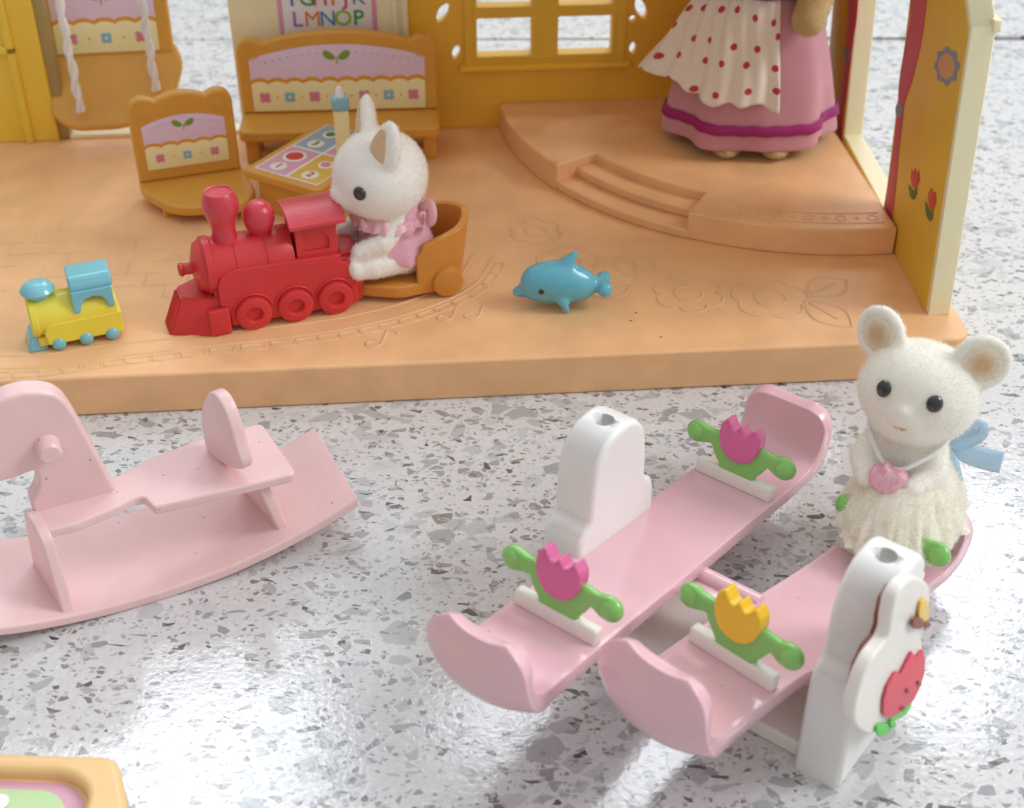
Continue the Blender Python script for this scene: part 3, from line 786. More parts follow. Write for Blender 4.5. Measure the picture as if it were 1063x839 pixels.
for s in (1, -1):
    pl = [(-.82, .78), (-.82, 1.26), (-.0, 1.26), (-.0, .78), (-.12, .76), (-.18, .95), (-.26, 1.06), (-.44, 1.1), (-.58, 1.06), (-.66, .95), (-.7, .78)]
    cabp.append(slab([rounded(pl, .03, 3)], .1, .03, plane='xz', off=.36 if s > 0 else -.46))
wnorm(part('cab', merge(cabp), 'smallb', st))
cw = []
part('cowcatcher', rbox(.62, 1.05, -.36, .36, -.0, .32, .05, 2, (.55, .8)), 'smallb', st)
for s in (1, -1):
    for x in (.42, -.13, -.66): part('wheel', ball((0, 0, 0), .14, (1, .6, 1)), 'smallb', st, loc=(x, s * .44, .14))

# ------------------------------------------------------------------ cart
KM = frame(-2.9, 3.1, Z0, 200)
ct = thing('toy_cart', 'orange plastic toy cart coupled behind the red locomotive', 'cart', KM)
wnorm(part('deck', slab([rounded([(-1.55, -.78), (-1.55, .8), (-.2, .84), (.35, .55), (.75, .3), (.75, -.3), (.35, -.55), (-.2, -.84)], [.3, .1, .15, .1, .1, .1, .1, .15])], .3, .06, off=.12), 'cart', ct))
def shell():
    # u-shaped raised wall, open at the front, higher at the back
    pts = []
    path = [(-.62, .74), (-.9, .76), (-1.2, .74), (-1.5, .62), (-1.7, .35), (-1.76, 0), (-1.7, -.35), (-1.5, -.62), (-1.2, -.74), (-.9, -.76), (-.62, -.74)]
    path = cr(path, 5, False); n = len(path)
    bm = bmesh.new(); rows = []
    for i, (x, y) in enumerate(path):
        t = abs(i / (n - 1) * 2 - 1)   # 1 at the front ends, 0 at the back
        h = 1.2 + .45 * (1 - t) ** .6
        if t > .9: h = 1.2 - (t - .9) * 1.6
        rows.append([bm.verts.new((x - (.0 if k < 2 else .04 * k * (1 - t)), y, .2 + (h - .2) * k / 5)) for k in range(6)])
    for a, b_ in zip(rows, rows[1:]):
        for k in range(5): bm.faces.new((a[k], a[k + 1], b_[k + 1], b_[k]))
    me = bpy.data.meshes.new('sh'); bm.to_mesh(me); bm.free()
    me = from_mods(me, [('SOLIDIFY', dict(thickness=.16, offset=0)), ('BEVEL', dict(width=.06, segments=3)), ('SUBSURF', dict(levels=1, render_levels=1))])
    me.shade_smooth(); return me
part('side_shell', shell(), 'cart', ct)
for s in (1, -1): part('wheel', lathe([(0, .1), (.27, .1), (.33, .07), (.35, 0), (.35, -.12), (0, -.12)], 32, 'y'), 'cart', ct, loc=(-1.28, s * .86, .36), rot=(0, 0, 0 if s > 0 else math.pi))

# ------------------------------------------------------------------ dolphin
DP = on(frame(0, 0, 0, 0), 584, 322, 2, Z0)
DM = frame(DP.x, DP.y + .22, Z0, 0)
dl = thing('toy_dolphin', 'tiny blue toy dolphin lying on the orange base', 'toy', DM)
pts = []
it = []
for k in range(15):
    t = k / 14
    x = -.5 + 1.05 * t; r = .40 * math.sin(math.pi * (.22 + .66 * (1 - t) ** .0 * t + 0)) if False else .50 * (1 - ((t - .34) / .80) ** 2) ** .6 if abs((t - .34) / .80) < 1 else .12
    r = max(r, .15)
    it.append(ball((x, 0, .55 + .04 * math.sin(t * 5)), r * .98, (1, .85, 1), seg=16))
it += capsule((-.68, 0, .42), (-.98, 0, .33), .20, .12, 6)                 # beak
it += capsule((.45, 0, .5), (.72, 0, .50), .17, .13, 4)                    # tail stem
it += [ball((.84, 0, .52), .2, (.8, 1.4, .8)), ball((.9, .22, .56), .17, (1.0, 1, .8)), ball((.9, -.2, .5), .17, (1.0, 1, 1.1))]
it += capsule((.0, 0, .9), (.24, 0, 1.26), .22, .08, 6)                    # dorsal fin
it += capsule((-.02, -.3, .3), (.1, -.36, .06), .14, .06, 5) + capsule((-.02, .3, .3), (.1, .4, .1), .14, .06, 5)
db = blob(it, .045, 5); part('body', db, 'dolphin', dl)
for s_ in (1, -1): part('eye', ball((0, 0, 0), .07, (1, .5, 1), seg=14), 'black', dl, loc=surf(db, (-.46, 3 * s_, .55), (0, -s_, 0)), rot=(0, 0, -s_ * R(20)))
part('mouth_line', tube([surf(db, (x, -3, z), (0, 1, 0)) for x, z in ((-.95, .30), (-.82, .31), (-.66, .30), (-.5, .28))], .012, False, 2), 'tblue', dl)

# ------------------------------------------------------------------ seesaw
SS = Matrix.Rotation(R(52), 4, 'Z')       # x = along the planks, y = across; y is minus the traced v
S2 = SS.copy()
sso = Vector((-3.5, -6.9, 0))
SM0 = SS @ Matrix.Translation(sso)
see = thing('toy_seesaw', 'double pink toy seesaw on white arched stands with tulip handles', 'seesaw', SM0)
# local: e - (-3.5), y = -v + 6.9
def stand_outline(h=3.85):
    pr = [(-1.1, 0), (-1.1, 1.2), (-1.08, 1.85), (-1.02, 2.05), (-.88, 2.15), (-.78, 2.28), (-.77, 2.7), (-.73, 3.05), (-.64, 3.36), (-.46, 3.57), (-.27, 3.67), (-.1, 3.7)]
    return pr + [(-x, z) for x, z in pr[::-1]]
def stand(y0, y1, name='stand'):
    me = slab([stand_outline()], y1 - y0, .1, 4, plane='xz', off=y0)
    o = wnorm(part(name, me, 'white', see)); return o
def with_hole(o, yc, xc=0):
    cut = bpy.data.objects.new('cut', lathe([(0, 3.0), (.16, 3.0), (.17, 4.2), (0, 4.2)], 24, 'z', (xc, yc, 0)))
    COL.objects.link(cut)
    md = o.modifiers.new('b', 'BOOLEAN'); md.object = cut; md.operation = 'DIFFERENCE'; md.solver = 'EXACT'
    cut.matrix_world = o.matrix_world
    bpy.context.view_layer.update(); cut.matrix_world = Matrix(); mw = see.matrix_world
    cut.matrix_world = mw
    bpy.context.view_layer.update()
    dg = bpy.context.evaluated_depsgraph_get()
    me = bpy.data.meshes.new_from_object(o.evaluated_get(dg)); me.name = o.name.split('.')[0]
    o.modifiers.clear(); o.data = me; bpy.data.objects.remove(cut)
    smooth(me, 40)
    wnorm(o)
# near stand v 8.85..9.6 -> y -2.7..-1.95 ; far stand v 4.2..4.95 -> y 1.95..2.7
near = stand(-2.95, -2.2); near.data.transform(Matrix.Translation((-.2, 0, 0))); with_hole(near, -2.57, -.2)
far = stand(1.95, 2.7); with_hole(far, 2.32)
wnorm(part('base_bar', slab([rounded(rect(-1.1, .95, -2.22, 1.97), .02)], .3, .06), 'handlew', see))
part('axle', lathe([(0, -2.25), (.11, -2.25), (.11, 1.98), (0, 1.98)], 24, 'y', (.3, 0, .98)), 'pink', see)

# curled planks
def plank(prof, w, parent, M4, name='plank'):
    """curled plank: profile (x,z) of the top surface; width w across y; curled ends have rounded corners"""
    P = cr(prof, 6, False); n = len(P); ns = 12
    # arc length
    L_ = [0]
    for a, b_ in zip(P, P[1:]): L_.append(L_[-1] + (Vector(a) - Vector(b_)).length)
    T = L_[-1]; rc = .36
    bm = bmesh.new(); rows = []
    for i, (x, z) in enumerate(P):
        d = min(L_[i], T - L_[i]); hw = w / 2
        if d < rc: hw = w / 2 - rc + math.sqrt(max(0, rc * rc - (rc - d) ** 2))
        end = d < 1.0
        row = []
        for k in range(ns + 1):
            s = -1 + 2 * k / ns
            q = max(0, min(1, (1.75 - d) / .75)); q = q * q * (3 - 2 * q)
            bow = ((.30 if i < n / 2 else .14) * (1 - abs(s) ** 2.4)) * q * (.12 + .88 * min(1, d / 1.0))     # curled ends bow outward
            row.append(bm.verts.new((x + (bow if i > n / 2 else -bow), s * hw, z)))
        rows.append(row)
    for a, b_ in zip(rows, rows[1:]):
        for k in range(ns): bm.faces.new((a[k], b_[k], b_[k + 1], a[k + 1]))
    bmesh.ops.recalc_face_normals(bm, faces=bm.faces)
    if sum(f.normal.z for f in bm.faces) < 0: bmesh.ops.reverse_faces(bm, faces=bm.faces)
    me = bpy.data.meshes.new('p'); bm.to_mesh(me); bm.free()
    me = from_mods(me, [('SOLIDIFY', dict(thickness=.27, offset=-1)), ('BEVEL', dict(width=.06, segments=3, limit_method='ANGLE', angle_limit=R(40)))])
    smooth(me, 50)
    o = part(name, me, 'pink', parent); o.matrix_parent_inverse = Matrix(); o.matrix_local = M4
    return o

# plank A, centre v 5.62 -> y 1.28 ; x = e + 3.5
profA = [(-4.24, 3.1), (-4.26, 2.72), (-4.22, 2.4), (-4.05, 2.2), (-3.8, 2.10), (-3.2, 2.02), (-1.5, 1.78), (0, 1.55), (1.5, 1.35), (2.6, 1.18), (3.6, 1.04), (4.05, 1.03), (4.3, 1.2), (4.42, 1.5), (4.47, 1.98)]
pA = plank(profA, 1.62, see, Matrix.Translation((0, 1.28, 0)))
# plank B, kinked, slightly turned; centre v 7.95 -> y -1.05
profB = [(-3.22, 3.08), (-3.25, 2.68), (-3.2, 2.3), (-3.02, 2.02), (-2.7, 1.88), (-2.3, 1.82), (-1.4, 1.70), (-.95, 1.62), (-.75, 1.55), (-.4, 1.40), (.6, 1.18), (1.6, .98), (2.6, .82), (3.3, .70), (3.6, .70), (3.85, .82), (4.0, 1.1), (4.05, 1.4)]
MB4 = Matrix.Translation((0, -1.28, 0)) @ Matrix.Rotation(R(-6.0), 4, 'Z')
pB = plank(profB, 1.66, see, MB4)
for pr_, Mx, x0, x1, w in ((profA, Matrix.Translation((0, 1.28, 0)), -2.6, 2.7, 1.3), (profB, MB4, -2.5, 2.6, 1.3)):
    def zt(x):
        for (a, za), (b_, zb) in zip(pr_, pr_[1:]):
            if a <= x <= b_: return za + (zb - za) * (x - a) / (b_ - a)
        return pr_[0][1]
    xs = [x0 + (x1 - x0) * k / 10 for k in range(11)]
    lp = [(x, zt(x) - .18) for x in xs] + [(x, zt(x) - .42) for x in xs[::-1]]
    o = part('underside_rib', slab([lp], w, .05, plane='xz', off=-w / 2), 'pink', see); o.matrix_parent_inverse = Matrix(); o.matrix_local = Mx
    wnorm(o)
# pivot lugs and link between the planks
part('link_bar', merge([rbox(-.25, .32, -.35, .55, 1.02, 1.22, .08), lathe([(0, -.7), (.16, -.7), (.16, .7), (0, .7)], 20, 'y', (.3, .1, 1.2))]), 'pink', see)

# tulip handle : local x across (along the white base), z up, faces -y
def tulip_handle(parent, M4, col, sc_=.94):
    k = part('handle_base', merge([rbox(-.80, .80, -.11, .11, 0, .30, .05)]), 'handlew', parent)
    k.matrix_parent_inverse = Matrix(); k.matrix_local = M4 @ Matrix.Scale(sc_, 4)
    arms = [(-.28, .22), (.34, .22), (.40, .34), (.50, .48), (.56, .58), (.62, .66), (.78, .58), (.96, .56), (1.1, .66), (1.13, .84), (1.02, .98), (.86, 1.0), (.70, .96), (.5, .98), (.3, 1.0), (-.3, 1.0), (-.5, .98), (-.7, .98), (-.86, 1.02), (-1.02, 1.0), (-1.13, .86), (-1.1, .68), (-.96, .58), (-.78, .62), (-.60, .68), (-.54, .58), (-.46, .46), (-.36, .34)]
    g = merge([slab([cr(arms, 3)], .17, .07, 3, plane='xz', off=-.085), ball((.94, -.0, .78), .21, (1, .75, 1)), ball((-.94, -.0, .80), .21, (1, .75, 1))])
    wnorm(part('handle_bar', g, 'green', k))
    a = .42
    fl = [(-.40, 1.28), (-.28, 1.40), (-.14, 1.22), (-.08, 1.2), (.0, 1.33), (.10, 1.20), (.16, 1.2), (.29, 1.37), (.41, 1.22), (.43, 1.02), (.38, .82), (.27, .66), (.1, .57), (-.1, .57), (-.27, .66), (-.38, .82), (-.43, 1.02)]
    fo = wnorm(part('tulip_flower', slab([rounded(fl, [.05, .03, .03, .03, .03, .03, .03, .03, .05] + [.1] * 8, 3)], .30, .05, 3, plane='xz', off=-.15), col, k, loc=(0, -.03, 0)))
    return k
def hmat(pts, P4, x, prof_tilt):
    def zt(xx):
        for (a, za), (b_, zb) in zip(pts, pts[1:]):
            if a <= xx <= b_: return za + (zb - za) * (xx - a) / (b_ - a)
    return P4 @ Matrix.Translation((x, 0, zt(x) - .01)) @ Matrix.Rotation(prof_tilt, 4, 'Y') @ Matrix.Rotation(R(-90), 4, 'Z')
MA4 = Matrix.Translation((0, 1.28, 0))
tulip_handle(see, hmat(profA, MA4, -2.62, R(8)), 'magenta')
tulip_handle(see, hmat(profA, MA4, 2.70, R(8)), 'magenta')
tulip_handle(see, hmat(profB, MB4, -1.55, R(6)), 'yellow')
tulip_handle(see, hmat(profB, MB4, 2.75, R(13)), 'yellow')

# badge on the outer face of the near stand (faces -y)
Yf = -2.95
def pz(*p): return [(lambda v: (v.x, v.z))(on(SM0, 763 + x / 2.807, 540 + y / 2.807, 1, Yf - .27)) for x, y in p]
badge_outline = pz((350, 585), (352, 540), (372, 470), (405, 400), (440, 355), (452, 325), (456, 290), (470, 230), (500, 180), (530, 168), (562, 185), (570, 215), (562, 290), (545, 330), (548, 370), (546, 420), (530, 500), (505, 560), (460, 600), (400, 625), (365, 612))
print('badge', [(round(a, 2), round(b_, 2)) for a, b_ in badge_outline])
bdg = wnorm(part('badge', slab([cr(badge_outline, 4)], .20, .05, 3, plane='xz', off=Yf - .27), 'handlew', see))
it = []
def addb(px, mi, lay, th=.04, sm=True):
    q = pz(*px)
    if sm: q = cr(q, 3)
    it.append((slab([q], th, .012, 2, plane='xz', off=Yf - .27 - th * .5 - lay * .03), mi))
addb([(424, 560), (425, 520), (436, 480), (460, 440), (468, 438), (474, 446), (490, 415), (508, 380), (520, 398), (540, 374), (545, 400), (544, 440), (532, 480), (512, 520), (480, 552), (448, 572), (430, 570)], 0, 1, sm=False)
addb([(404, 605), (415, 590), (440, 590), (447, 600), (436, 618), (412, 624)], 1, 1)
addb([(448, 580), (470, 560), (500, 530), (512, 520), (508, 545), (490, 568), (468, 580), (455, 590)], 1, 0)
addb([(440, 582), (452, 578), (456, 592), (444, 600)], 1, 2)
addb(circle(491, 492, 5, 8, 7), 2, 2); addb(circle(524, 470, 5, 8, 7), 2, 2); addb([(470, 545), (478, 538), (484, 540), (476, 550)], 2, 2)
addb([(528, 260), (534, 235), (546, 226), (556, 240), (556, 275), (548, 300), (534, 304), (528, 285)], 3, 1)
addb([(503, 300), (506, 285), (520, 276), (534, 284), (536, 302), (524, 310), (508, 310)], 2, 2)
addb([(538, 296), (552, 290), (556, 300), (544, 310)], 2, 2)
bx_ = [sum(p[0] for p in badge_outline) / len(badge_outline), sum(p[1] for p in badge_outline) / len(badge_outline)]
part('badge_spacer', slab([[(bx_[0] + (a - bx_[0]) * .78, bx_[1] + (b_ - bx_[1]) * .85) for a, b_ in badge_outline]], .1, .01, 1, plane='xz', off=Yf - .08), 'brown', bdg)  # brown carries the shadow and deposit in the gap behind the badge
part('badge_print', merge(it), ['tulipred', 'bgreen', 'brown', 'yellow'], bdg)

# ------------------------------------------------------------------ mouse on the seesaw
mo = SM0 @ MB4 @ Matrix.Translation((3.86, 0.46, .98))
mp = mo.translation
MM = Matrix.Translation((mp.x, mp.y, mp.z)) @ Matrix.Rotation(R(-31), 4, 'Z') @ Matrix.Scale(.82, 4)
ms = thing('mouse_figurine', 'cream flocked toy mouse in a tulle skirt riding the pink seesaw', 'toy mouse', MM)
HP = Matrix.Translation((0, 0, 3.15)) @ Matrix.Rotation(R(-16), 4, 'X') @ Matrix.Translation((0, 0, -3.15))
it = [xf(q, HP) for q in (ball((0, 0, 3.22), 1.05, (1.14, 1.0, .98), seg=32), ball((0, -.62, 2.98), .52, (1.0, 1.0, .82)), ball((0, -1.02, 3.06), .17), ball((.0, -.2, 2.75), .8, (1.1, 1, .7)))]
it += capsule((0, .05, 2.3), (0, .1, .8), .62, .85, 8)
for s in (1, -1):
    # ear: ring and cup
    ec = Vector((s * .98, .28, 4.12))
    it.append(ball(ec, .5, (1, .22, 1), (R(-8), 0, s * R(22))))
    rot = Euler((R(-8), 0, s * R(22))).to_matrix()
    for k in range(26):
        a = 2 * math.pi * k / 26
        it.append(ball(ec + rot @ Vector((.46 * math.cos(a), -.05, .46 * math.sin(a))), .13, seg=10))
    it += capsule((s * .62, .25, 3.75), ec, .24, .2, 4)
    it += capsule((s * .52, -.05, 2.0), (s * .72, -.45, 1.62), .33, .30, 5) + capsule((s * .72, -.45, 1.62), (s * .46, -.98, 1.55), .29, .25, 5)
    it += capsule((s * .4, -.3, .3), (s * .5, -1.15, .25), .33, .28, 5)
mb = blob(it, .06, 6)
fuzz(mb, 42000, .055, .0055, 3)
part('body', mb, ['fur', 'fib'], ms)
for s in (1, -1):
    ec = Vector((s * .98, .28, 4.12)); rot = Euler((R(-8), 0, s * R(22)))
    v = ec + rot.to_matrix() @ Vector((0, -.13, 0))
    e = ball((0, 0, 0), .38, (1, .16, 1), seg=24); fuzz(e, 1500, .035, .005, 5)
    part('inner_ear', e, ['eargrad', 'fibear'], ms, loc=v, rot=rot)
    ev = HP @ Vector((s * .50, -3, 3.36)); hit = surf(mb, ev, HP.to_3x3() @ Vector((0, 1, 0)))
    part('eye', ball((0, 0, 0), .165, (1, .55, 1.05), seg=20), 'black', ms, loc=hit, rot=(R(-22), 0, s * R(28)))
part('mouth', tube([surf(mb, HP @ Vector((x, -3, z)), HP.to_3x3() @ Vector((0, 1, 0))) for x, z in ((-.13, 2.72), (-.05, 2.68), (0, 2.73), (.05, 2.68), (.13, 2.72))], .014, False, 2), 'peach', ms)
# tulle skirt
def skirt_mesh(prof, folds, amp, n=160, ruffle=0., cx=0., tiers=None):
    bm = bmesh.new(); rows = []
    for j, (r, z) in enumerate(prof):
        f = j / (len(prof) - 1); row = []
        for k in range(n):
            a = 2 * math.pi * k / n
            rr = r * (1 + amp * f * (math.sin(folds * a + 1.3 * f) + .5 * math.sin((folds * 1.6) // 1 * a + 2)) + ruffle * f * noise.noise(Vector((math.cos(a) * 7, math.sin(a) * 7, j * .9))))
            row.append(bm.verts.new((rr * math.cos(a), rr * math.sin(a), z + ruffle * f * .6 * noise.noise(Vector((math.cos(a) * 6 + 9, math.sin(a) * 6, j * .6))))))
        rows.append(row)
    for a_, b_ in zip(rows, rows[1:]):
        for k in range(n): bm.faces.new((a_[k], a_[(k + 1) % n], b_[(k + 1) % n], b_[k]))
    bmesh.ops.recalc_face_normals(bm, faces=bm.faces)
    me = bpy.data.meshes.new('sk'); bm.to_mesh(me); bm.free(); me.shade_smooth()
    return me
sk1 = skirt_mesh([(.72, 1.75), (.82, 1.6), (.98, 1.35), (1.12, 1.08), (1.24, .8), (1.34, .55), (1.42, .36)], 13, .03, ruffle=.16)
sk2 = skirt_mesh([(.7, 1.7), (.85, 1.5), (1.05, 1.2), (1.2, .9), (1.3, .6), (1.36, .28)], 17, .03, ruffle=.14)
sk = merge([sk1, sk2]); xf(sk, Matrix.Translation((.24, -.30, .06)) @ Matrix.Diagonal((.88, 1.25, .93, 1))); fuzz(sk, 26000, .09, .006, 9)
part('skirt', sk, ['tulle', 'fib'], ms)
def ringpts(rx, ry, z, dz, n=40, a0=0, a1=360): return [(rx * math.cos(R(a0 + (a1 - a0) * k / n)), ry * math.sin(R(a0 + (a1 - a0) * k / n)), z + dz * math.sin(R(a0 + (a1 - a0) * k / n))) for k in range(n + 1)]
neck = cr([(-.78, .0, 2.48), (-.74, -.42, 2.36), (-.45, -.76, 2.12), (-.16, -.94, 1.92), (.14, -.94, 1.92), (.42, -.78, 2.1), (.70, -.45, 2.3), (.78, .0, 2.42), (.6, .5, 2.5), (0, .75, 2.52), (-.6, .5, 2.5)], 6)
part('neck_cord', tube(neck, .05, True, 3), 'whitecord', ms)
pn = [(-.36, .18), (-.18, .24), (-.1, .36), (.06, .22), (.3, .26), (.42, .14), (.34, -.1), (.18, -.3), (-.06, -.38), (-.3, -.26), (-.4, -.04)]
pm = slab([cr([(a * .85, b_ * .85) for a, b_ in pn], 4)], .26, .1, 3, plane='xz', off=-.13); fuzz(pm, 2500, .06, .007, 4)
part('knitted_bib', pm, ['pinkknit', 'fibpink'], ms, loc=(-.02, -1.16, 1.80), rot=(R(-12), 0, 0))
# organza bow on the back
def ribbon_strip(pts, w, wob=.02, tilt=0.):
    bm = bmesh.new(); rows = []
    P = cr(pts, 6, False)
    for i, p in enumerate(P):
        p = Vector(p); q = Vector(P[min(i + 1, len(P) - 1)]); o_ = Vector(P[max(i - 1, 0)]); d = (q - o_).normalized()
        n = d.cross(Vector((.15, -1, .25))).normalized()
        ww = w * (.35 + .65 * min(1, i / (len(P) * .45)))
        rows.append([bm.verts.new(p + n * ww * s + Vector((0, -wob * (1 - s * s) * 2, 0))) for s in (-1, -.5, 0, .5, 1)])
    for a_, b_ in zip(rows, rows[1:]):
        for k in range(4): bm.faces.new((a_[k], b_[k], b_[k + 1], a_[k + 1]))
    me = bpy.data.meshes.new('r'); bm.to_mesh(me); bm.free()
    me = from_mods(me, [('SOLIDIFY', dict(thickness=.02)), ]); me.shade_smooth(); return me
# bow lies at the figure's back on its left side (local +x, +y)
bow = [ribbon_strip([(.55, .62, 1.75), (.95, .72, 2.1), (1.15, .8, 2.3), (1.2, .82, 2.1), (.9, .75, 1.8), (.58, .66, 1.72)], .16),
       ribbon_strip([(.5, .66, 1.75), (.85, .8, 1.62), (1.3, .95, 1.45), (1.75, 1.05, 1.42)], .24),
       ribbon_strip([(.5, .66, 1.75), (.75, .6, 1.5), (.9, .55, 1.2), (1.0, .5, 1.0)], .17), ball((.56, .62, 1.74), .13, (1, 1, .9))]
part('organza_bow', merge(bow), 'blueorg', ms)

# ------------------------------------------------------------------ rabbit in the cart (local -y = forward)
RM = KM @ Matrix.Translation((-.26, 0, .62)) @ Matrix.Rotation(R(90), 4, 'Z') @ Matrix.Rotation(R(4), 4, 'Z')
rb = thing('rabbit_figurine', 'white flocked toy rabbit in pink sitting in the orange cart', 'toy rabbit', RM)
it = [ball((0, -.12, 2.1), .98, (1.0, 1.02, .98), seg=32), ball((0, -.72, 1.82), .5, (1, 1, .8)), ball((0, -1.12, 1.86), .12), ball((0, -.3, 1.75), .72, (1.05, 1, .7))]
it += capsule((0, .1, 1.3), (0, .3, .35), .5, .66, 8)
for s in (1, -1):
    for k in range(9):
        t = k / 8
        it.append(ball((s * (.58 + .16 * t), -.18 + .10 * t, 2.72 + .70 * t), .37 * (1 - .48 * t ** 3), (1, .58, 1), (0, 0, s * R(20)), seg=14))
    it += capsule((s * .5, .05, 1.2), (s * .62, -.35, .85), .26, .24, 4) + capsule((s * .62, -.35, .85), (s * .5, -.85, .68), .24, .19, 4)
    it += capsule((s * .42, .1, .3), (s * .5, -.55, .28), .36, .30, 4) + capsule((s * .5, -.55, .3), (s * .5, -.9, .22), .28, .22, 3) + [ball((s * .5, -1.0, .34), .2, (1, .8, 1.3))]
rbm = blob(it, .055, 6); fuzz(rbm, 30000, .045, .0055, 8)
part('body', rbm, ['fur2', 'fib'], rb)
for s in (1, -1):
    e = []
    for k in range(6):
        t = k / 5
        e.append(ball((s * (.58 + .14 * t), -.25 - .10 * (1 - t), 2.82 + .52 * t), .26 * (1 - .6 * t ** 2), (1, .3, 1), (0, 0, s * R(20)), seg=12))
    part('inner_ear', merge(e), 'earin', rb)
    part('eye', ball((0, 0, 0), .145, (1, .6, 1.05), seg=20), 'black', rb, loc=surf(rbm, (s * 3 * .66, -3 * .78, 2.12), (-s * .66, .78, 0)), rot=(0, 0, s * R(42)))
# romper: band around the tummy plus shoulder frill
rom = []
rom.append(skirt_mesh([(.42, 1.32), (.56, 1.15), (.66, .95), (.74, .75), (.8, .5), (.82, .32), (.76, .2)], 9, .02, 80, ruffle=.05))
for s in (1, -1): rom += capsule((s * .36, .12, 1.36), (s * .5, .02, 1.1), .3, .3, 3)
rmm = merge(rom); xf(rmm, Matrix.Translation((0, .12, 0))); fuzz(rmm, 4000, .045, .007, 2)
part('romper', rmm, ['pinkcloth', 'fibpink'], rb)
part('satin_collar', merge([skirt_mesh([(.46, 1.44), (.62, 1.36), (.76, 1.2), (.82, 1.08)], 11, .05, 90, ruffle=.12), ribbon_strip([(.2, -.62, 1.28), (.42, -.72, 1.3), (.6, -.7, 1.22)], .1), ribbon_strip([(.2, -.62, 1.28), (-.05, -.78, 1.26), (-.25, -.72, 1.2)], .1), ball((.2, -.66, 1.28), .09)]), 'satin', rb)
part('back_bow', merge([ribbon_strip([(.3, .62, 1.3), (.62, .75, 1.5), (.8, .72, 1.3), (.5, .72, 1.1)], .16), ribbon_strip([(.3, .62, 1.3), (.0, .85, 1.5), (-.3, .8, 1.3), (.1, .75, 1.1)], .16)]), 'satin', rb)

# ------------------------------------------------------------------ mother figure on the stage
mc = on(HM, 788, 168, 2, 1.66)
MO = HM @ frame(mc.x, mc.y + 1.5, Z0 + .70, -8)
mt = thing('animal_figurine', 'tall toy animal in a long pink dress and red dotted apron on the stage', 'toy figure', MO)
prof = [(1.15, 4.2), (1.3, 3.9), (1.48, 3.4), (1.65, 2.8), (1.82, 2.1), (1.96, 1.4), (2.06, .8), (2.1, .5), (2.11, .30)]
skm = skirt_mesh(prof, 6, .06, 160); xf(skm, Matrix.Diagonal((1.0, .78, 1, 1)))
skm = from_mods(skm, [('SOLIDIFY', dict(thickness=.05)), ('SUBSURF', dict(levels=1, render_levels=1))]); skm.shade_smooth()
so_ = part('skirt', skm, 'skirt', mt)
def around(r, z, a, f):   # a point on the skirt surface pushed outward
    rr = r * (1 + .06 * f * (math.sin(6 * a + 1.3 * f) + .5 * math.sin(9 * a + 2)))
    return Vector((rr * math.cos(a) * 1.0, rr * math.sin(a) * .78, z))
def rz(z):
    for j, ((ra, za), (rb_, zb)) in enumerate(zip(prof, prof[1:])):
        if zb <= z <= za:
            t = (za - z) / (za - zb); return ra + (rb_ - ra) * t, (j + t) / (len(prof) - 1)
    return prof[-1][0], 1
rib = []
for k in range(161):
    a = 2 * math.pi * k / 160
    rib.append([around(rz(z)[0] + o_, z + .012 * math.sin(23 * a), a, rz(z)[1]) for z, o_ in ((.98, .035), (.95, .07), (.74, .075), (.71, .035))])
bm = bmesh.new(); vv = [[bm.verts.new(p) for p in r_] for r_ in rib[:-1]]
for k in range(160):
    for j in range(3): bm.faces.new((vv[k][j], vv[(k + 1) % 160][j], vv[(k + 1) % 160][j + 1], vv[k][j + 1]))
bmesh.ops.recalc_face_normals(bm, faces=bm.faces)
me = bpy.data.meshes.new('rb'); bm.to_mesh(me); bm.free(); me.shade_smooth()
part('ribbon_trim', me, 'ribbon', so_)
# apron
bm = bmesh.new(); uvl = bm.loops.layers.uv.new('UV'); na, nz_ = 60, 36; grid = []
A0, A1 = R(186), R(284)
for i in range(na + 1):
    a = A0 + (A1 - A0) * i / na; fi = i / na; row = []
    zb = 1.35 + .55 * (1 - fi) ** 1.0 + .10 * math.sin(fi * 9) + .05 * math.sin(fi * 31)
    for j in range(nz_ + 1):
        fj = j / nz_; z = 4.25 + (zb - 4.25) * fj
        r, f = rz(z)
        push = .10 + .10 * fj + 1.5 * max(0, (1 - fi) - .45) ** 1.2 * fj ** 1.5 + .075 * math.sin(a * 15 + fj * 2) * fj + .045 * math.sin(a * 29 - fj * 3 + math.sin(fj * 6))
        row.append((bm.verts.new(around(r + push, z, a, f)), (a * 1.9, z)))
    grid.append(row)
for i in range(na):
    for j in range(nz_):
        q = [grid[i][j], grid[i][j + 1], grid[i + 1][j + 1], grid[i + 1][j]]
        f = bm.faces.new([v for v, _ in q])
        for lp, (_, uv) in zip(f.loops, q): lp[uvl].uv = uv
me = bpy.data.meshes.new('ap'); bm.to_mesh(me); bm.free()
me = from_mods(me, [('SOLIDIFY', dict(thickness=.035))]); me.shade_smooth()
part('apron', me, 'polka', mt)
bd = skirt_mesh([(.5, 5.75), (.8, 5.6), (.98, 5.3), (1.02, 4.9), (1.1, 4.5), (1.25, 4.15), (1.45, 3.95)], 8, .03, 80); xf(bd, Matrix.Diagonal((1, .8, 1, 1)))
part('bodice', bd, 'bodice', mt)
it = [ball((0, 0, 6.75), 1.3, (1.1, 1, .95)), ball((0, -.95, 6.5), .65, (1, 1, .8))] + capsule((0, 0, 5.8), (0, 0, .6), .5, .9, 14)
